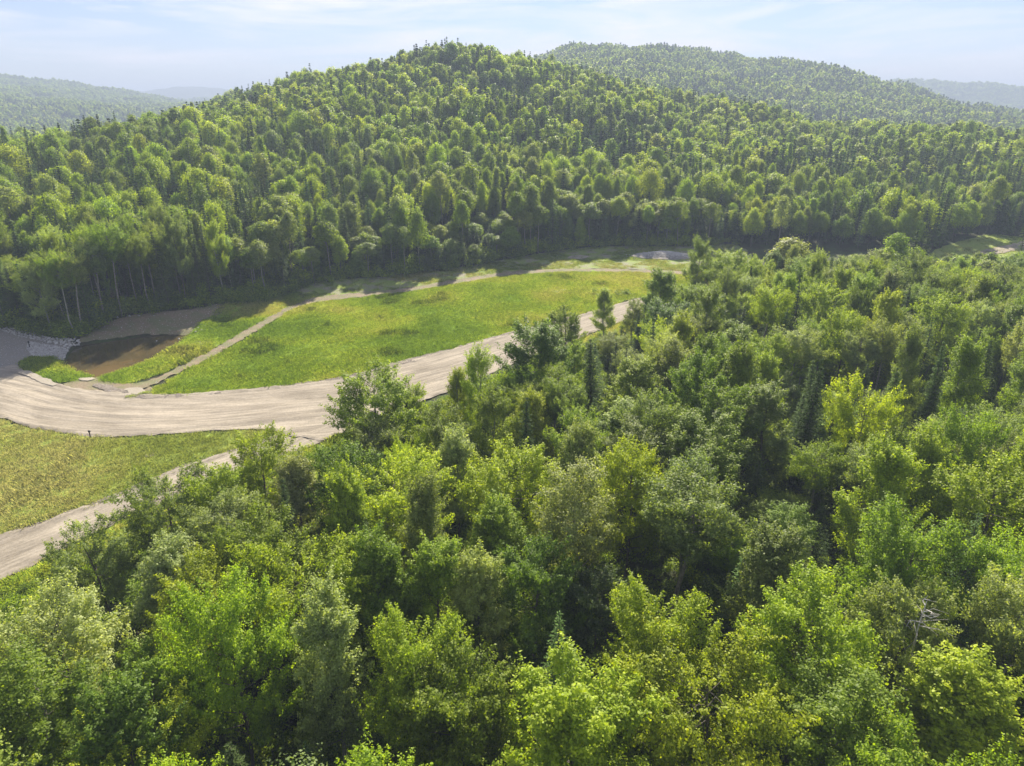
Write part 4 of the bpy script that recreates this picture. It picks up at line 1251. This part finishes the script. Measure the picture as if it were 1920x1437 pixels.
def grass():
    r_ = np.random.RandomState(99)
    X, Y, T, I, S = [], [], [], [], []
    for P_, dens, base, var in ((FIELD_P, 9, 'f', 0), (STRIP_P, 3.6, 'm', 0), (LUSH_P, 7.5, 'f', 0), (CLUMP_P, 10, 'f', 0), (MEADOW_P, 9, 'd', 0), (SLOPE_P, 7, 'f', 0), (CLEAR, 1.2, 'm', 0), (CLEAR2, 2, 'd', 0)):
        xs = [p[0] for p in P_]; ys = [p[1] for p in P_]
        n = int((max(xs) - min(xs)) * (max(ys) - min(ys)) * dens)
        x, y = r_.uniform(min(xs), max(xs), n), r_.uniform(min(ys), max(ys), n)
        k = pin(x, y, P_)
        for Q in (TRACK_P, ROAD_P, BRANCH_P, POND): k &= ~pin(x, y, Q)
        de, _, _ = dline(x, y, P_, True)
        tall = fbm(x / 5, y / 5, 81, 3); hu = fbm(x / 13, y / 13, 83, 3) * 1.5 + r_.normal(0, .26, n)
        if base == 'm': k &= (fbm(x / 6, y / 6, 85, 3) + r_.normal(0, .15, n)) > -.12
        if base == 'd': k &= r_.rand(n) < .85
        px, py, dd = project(x, y, 0 * x); k &= (px > -300) & (px < 2200) & (py < 1600)
        x, y, tall, hu = x[k], y[k], tall[k], hu[k]
        c = np.zeros((len(x), 3))
        pal = {'f': [(.13, .215, .022), (.195, .285, .030), (.27, .335, .045), (.34, .345, .11)],
               'm': [(.12, .18, .03), (.17, .24, .035), (.22, .26, .07), (.28, .28, .12)],
               'd': [(.17, .22, .055), (.21, .255, .07), (.25, .28, .09), (.31, .31, .15)]}[base]
        q = np.clip((hu + .75) / 1.5 * 3, 0, 2.999); qi = q.astype(int); qf = (q - qi)[:, None]
        pal = np.array(pal); c = pal[qi] * (1 - qf) + pal[qi + 1] * qf
        th = .30 if base == 'f' else .5
        pid = np.where(tall > th + .18, 2, np.where(tall > (.02 if base == 'f' else .35), 1, 0))
        if base == 'd': pid = np.minimum(pid, 1)
        c = c * np.where(pid == 2, .8, 1)[:, None]
        X.append(x); Y.append(y); T.append(c); I.append(pid); S.append(r_.uniform(.65, 1.35, len(x)))
    x, y, c, pid, s = map(np.concatenate, (X, Y, T, I, S))
    m = len(x)
    print('grass tufts', m)
    o = scatter_object('grass', np.column_stack([x, y, ground(x, y) + .02]), r_.uniform(0, 6.28, m), np.column_stack([s * 1.25, s * 1.25, s]), c, pid, TUFT)
    tag(o, 'green and yellowish grass growing over the field, meadow and verges', 'grass', kind='stuff')
grass()

# ------------------------------------------------------------------ stones
def stone_mesh(seed):
    import bmesh
    bm = bmesh.new()
    bmesh.ops.create_icosphere(bm, subdivisions=2, radius=.5)
    r_ = random.Random(seed)
    pl = [Vector((r_.uniform(-1, 1), r_.uniform(-1, 1), r_.uniform(-.6, 1))).normalized() for _ in range(9)]
    for v in bm.verts:
        for p in pl:
            d = v.co.dot(p)
            lim = .32
            if d > lim: v.co -= p * (d - lim) * .92
        v.co += Vector((r_.uniform(-1, 1), r_.uniform(-1, 1), r_.uniform(-1, 1))) * .018
        v.co.z *= .75
    me = bpy.data.meshes.new('rock'); bm.to_mesh(me); bm.free(); me.materials.append(M_rock)
    return me
STONE = [stone_mesh(s) for s in range(5)]
def rocks():
    r_ = random.Random(3)
    placed = []
    spots = []
    PILE = [(60, 622), (91, 634), (148, 636), (150, 643), (128, 652), (100, 645), (60, 636), (20, 628), (0, 618), (20, 614)]
    tries = 0
    while len(spots) < 150 and tries < 9000:
        tries += 1
        px, py = r_.uniform(0, 155), r_.uniform(612, 655)
        if not pin(np.array([px]), np.array([py]), PILE)[0]: continue
        big = px > 88
        s = r_.uniform(.45, .95) if big and r_.random() < .7 else r_.uniform(.28, .6)
        x, y = gp(px, py)
        if any((x - a) ** 2 + (y - b) ** 2 < (.42 * (s + c)) ** 2 for a, b, c in spots): continue
        spots.append((x, y, s))
    extra = [(378, 620, .5), (372, 616, .4), (384, 612, .45), (386, 619, .35), (367, 623, .5), (335, 633, .45), (293, 636, .35), (245, 601, .5), (222, 603, .5), (262, 600, .45), (228, 616, .35), (350, 596, .35), (300, 604, .3)]
    for px, py, s in extra: spots.append((*gp(px, py), s))
    used_r = set()
    for i, (x, y, s) in enumerate(spots):
        zz = gz(x, y)
        if i >= 150 and i - 150 in (5, 6): zz = max(zz, gz(*POND[3]) - .45)
        o = bpy.data.objects.new('rock', STONE[i % 5]); col.objects.link(o)
        o.location = (x, y, zz + s * .20)
        o.rotation_euler = (r_.uniform(-.5, .5), r_.uniform(-.5, .5), r_.uniform(0, 6.28))
        o.scale = (s * r_.uniform(.8, 1.3), s * r_.uniform(.8, 1.2), s * r_.uniform(.7, 1.1))
        px, py, _ = project(x, y, zz)
        size = 'large' if s > .7 else 'medium' if s > .45 else 'small'
        if i < 150: base = size + ' pale rock in the heap left of the pond'
        else: base = size + ' pale rock on the bank round the pond'
        done = False
        for k in range(30):
            if i < 150: a, b = px / 1.6 + (k % 6), (py - 612) / .44 + k // 6
            else: a, b = (px - 200) / 2 + k, 0
            L = base + ', ' + word(max(1, min(99, int(a)))) + ' percent along' + (', ' + word(max(1, min(99, int(b)))) + ' percent down' if i < 150 else '')
            if L not in used_r: break
        used_r.add(L)
        tag(o, L, 'rock', 'pale rocks by the pond')
rocks()

def gravel():
    r_ = np.random.RandomState(12)
    X, Y, S = [], [], []
    for P_, n, s0, s1 in ((gpoly([(53, 641), (95, 648), (128, 653), (119, 674), (60, 668), (50, 655)]), 1700, .10, .26), (PAD_P, 1500, .05, .16), (BANK_P, 260, .06, .2), (TRACK_P, 2600, .07, .2), (EDGE, 1400, .07, .22)):
        xs = [p[0] for p in P_]; ys = [p[1] for p in P_]
        x, y = r_.uniform(min(xs), max(xs), n * 6), r_.uniform(min(ys), max(ys), n * 6)
        k = np.where(pin(x, y, P_))[0][:n]
        X.append(x[k]); Y.append(y[k]); S.append(r_.uniform(s0, s1, len(k)))
    # the stone mound at the far end of the field
    x, y = r_.normal(MOUND[0], 3.2, 2600), r_.normal(MOUND[1], 1.5, 2600)
    X.append(x); Y.append(y); S.append(r_.uniform(.12, .4, 2600))
    x, y, s = map(np.concatenate, (X, Y, S)); n = len(x)
    z = ground(x, y) + .09
    z[-2600:] += mound_h(x[-2600:], y[-2600:])
    st = [bpy.data.objects.new('pebble', m) for m in STONE[:3]]
    o = scatter_object('gravel', np.column_stack([x, y, z]), r_.uniform(0, 6.28, n), np.column_stack([s, s, s]), np.full((n, 3), .3), r_.randint(0, 3, n), st)
    tag(o, 'loose grey stones on the pad, path, pond bank and mound', 'gravel', kind='stuff')
def mound_h(x, y):
    u, v = (x - MOUND[0]) / 7.5, (y - MOUND[1]) / 4.2
    return 1.15 * np.exp(-(u * u + v * v) * 1.6) * (1 + .25 * fbm(x * .5, y * .5, 91, 2)) 
def mound():
    n = 40; m = 20
    a = np.linspace(0, 2 * np.pi, n, endpoint=False); r = np.linspace(0.02, 1.15, m)
    A, Rr = np.meshgrid(a, r)
    X = MOUND[0] + 7.5 * Rr * np.cos(A); Y = MOUND[1] + 4.2 * Rr * np.sin(A)
    Z = ground(X, Y) + mound_h(X, Y) + .05 + .1 * fbm(X, Y, 92, 2)
    Z[-1] -= .5
    V = np.stack([X, Y, Z], -1).reshape(-1, 3)
    F = [(i * n + k, i * n + (k + 1) % n, (i + 1) * n + (k + 1) % n, (i + 1) * n + k) for i in range(m - 1) for k in range(n)]
    o = link('gravel_mound', mesh_np('gravel_mound', V, np.array(F)[:, ::-1], 4, [M_gravel], smooth=True))
    tag(o, 'low heap of grey gravel at the far right end of the field', 'gravel heap')
mound(); gravel()

# ------------------------------------------------------------------ marker posts, dead tree, bush
def post(px, py, h, label):
    x, y = gp(px, py)
    e = link('marker_post', None, None, (x, y, gz(x, y) - .05)); tag(e, label, 'marker post', 'black marker posts')
    V, F = [], []
    tube([(0, 0, 0), (0, 0, h * .5), (.02, .01, h)], [.07, .065, .06], 8, V, F)
    link('pole', mesh_np('pole', V, F, 4, [M_black], smooth=True), e)
    V, F = [], []
    tube([(.02, .01, h), (.02, .01, h + .02), (.02, .01, h + .22), (.02, .01, h + .25)], [.06, .15, .14, .02], 8, V, F)
    link('cap', mesh_np('cap', V, F, 4, [M_black], smooth=True), e)
post(56, 652, .9, 'black marker post standing on the gravel pad left of the pond')
post(170, 822, .85, 'black marker post on the lower road edge at the top of the meadow')

def dead_tree():
    r_ = np.random.RandomState(6)
    x, y = gp(1745, 1150, 12)
    e = link('dead_tree', None, None, (x, y, gz(x, y)), .6)
    tag(e, 'bare white dead birch among the bright crowns at lower right', 'dead tree')
    V, F = [], []
    z = np.linspace(0, 12.6, 9)
    p = np.column_stack([np.cumsum(r_.normal(0, .08, 9)), np.cumsum(r_.normal(0, .08, 9)), z])
    tube(p, .13 * (1 - z / 13.2) + .015, 7, V, F)
    link('trunk', mesh_np('trunk', V, F, 4, [M_dead], smooth=True), e)
    V, F = [], []
    for i in range(26):
        q = r_.uniform(.45, .98); b = np.array([np.interp(q * 12.6, z, p[:, 0]), np.interp(q * 12.6, z, p[:, 1]), q * 12.6])
        a = r_.uniform(0, 6.28); l = (1.15 - q) * r_.uniform(2.2, 4.2)
        d = np.array([math.cos(a), math.sin(a), r_.uniform(.1, .8)])
        c = b + d * l * .5 + r_.normal(0, .12, 3); en = b + d * l + np.array([0, 0, r_.uniform(-.3, .3)])
        tube([b, c, en], [.035, .022, .006], 4, V, F)
        for k in range(3):
            s0 = c + (en - c) * r_.uniform(0, .8); tube([s0, s0 + r_.normal(0, .35, 3)], [.013, .004], 3, V, F)
    link('branches', mesh_np('branches', V, F, 4, [M_dead], smooth=True), e)
dead_tree()
def field_bushes():
    spec = [(1073, 466, 2.8, 'yellow-green', 'small yellow-green bush standing alone at the treeline above the field'),
            (1113, 551, 1.1, 'mid green', 'low green bush in the field left of the lone aspen'),
            (1168, 553, 1.5, 'deep green', 'low dark bush in the field right of the lone aspen'),
            (262, 742, .5, 'yellow-green', 'tiny grass-green bush on the sand at the road edge below the path')]
    for i, (px, py, h, t, lab) in enumerate(spec):
        x, y = gp(px, py)
        o = link('bush', BUSH[i % 3].data, None, (x, y, gz(x, y)), i * 1.3, (h * .75, h * .75, h * .75))
        if h < 1: o.scale = (1.2, .7, .3)
        o['tint'] = TINTS[t]
        tag(o, lab, 'bush')
field_bushes()

# ------------------------------------------------------------------ the air
def haze():
    x0, x1, y0, y1, z0, z1 = -6600, 6600, -6600, 6600, -110, 185
    V = [(x0, y0, z0), (x1, y0, z0), (x1, y1, z0), (x0, y1, z0), (x0, y0, z1), (x1, y0, z1), (x1, y1, z1), (x0, y1, z1)]
    F = [(0, 3, 2, 1), (4, 5, 6, 7), (0, 1, 5, 4), (1, 2, 6, 5), (2, 3, 7, 6), (3, 0, 4, 7)]
    m, nt, out = mat('haze')
    pv = nt.nodes.new('ShaderNodeVolumePrincipled')
    pv.inputs['Color'].default_value = (.46, .56, .76, 1)
    pv.inputs['Density'].default_value = .00052
    pv.inputs['Anisotropy'].default_value = .0
    nt.links.new(pv.outputs[0], out.inputs['Volume'])
    o = link('haze', mesh_np('haze', V, F, 4, [m]))
    tag(o, 'thin pale summer haze lying over the hills', 'haze', kind='stuff')
haze()
print('trees', len(TREES), 'single', sum(1 for t in TREES if t.get('one')), {k: sum(1 for t in TREES if t.get('one') and t['kind'] == k) for k in CATS})
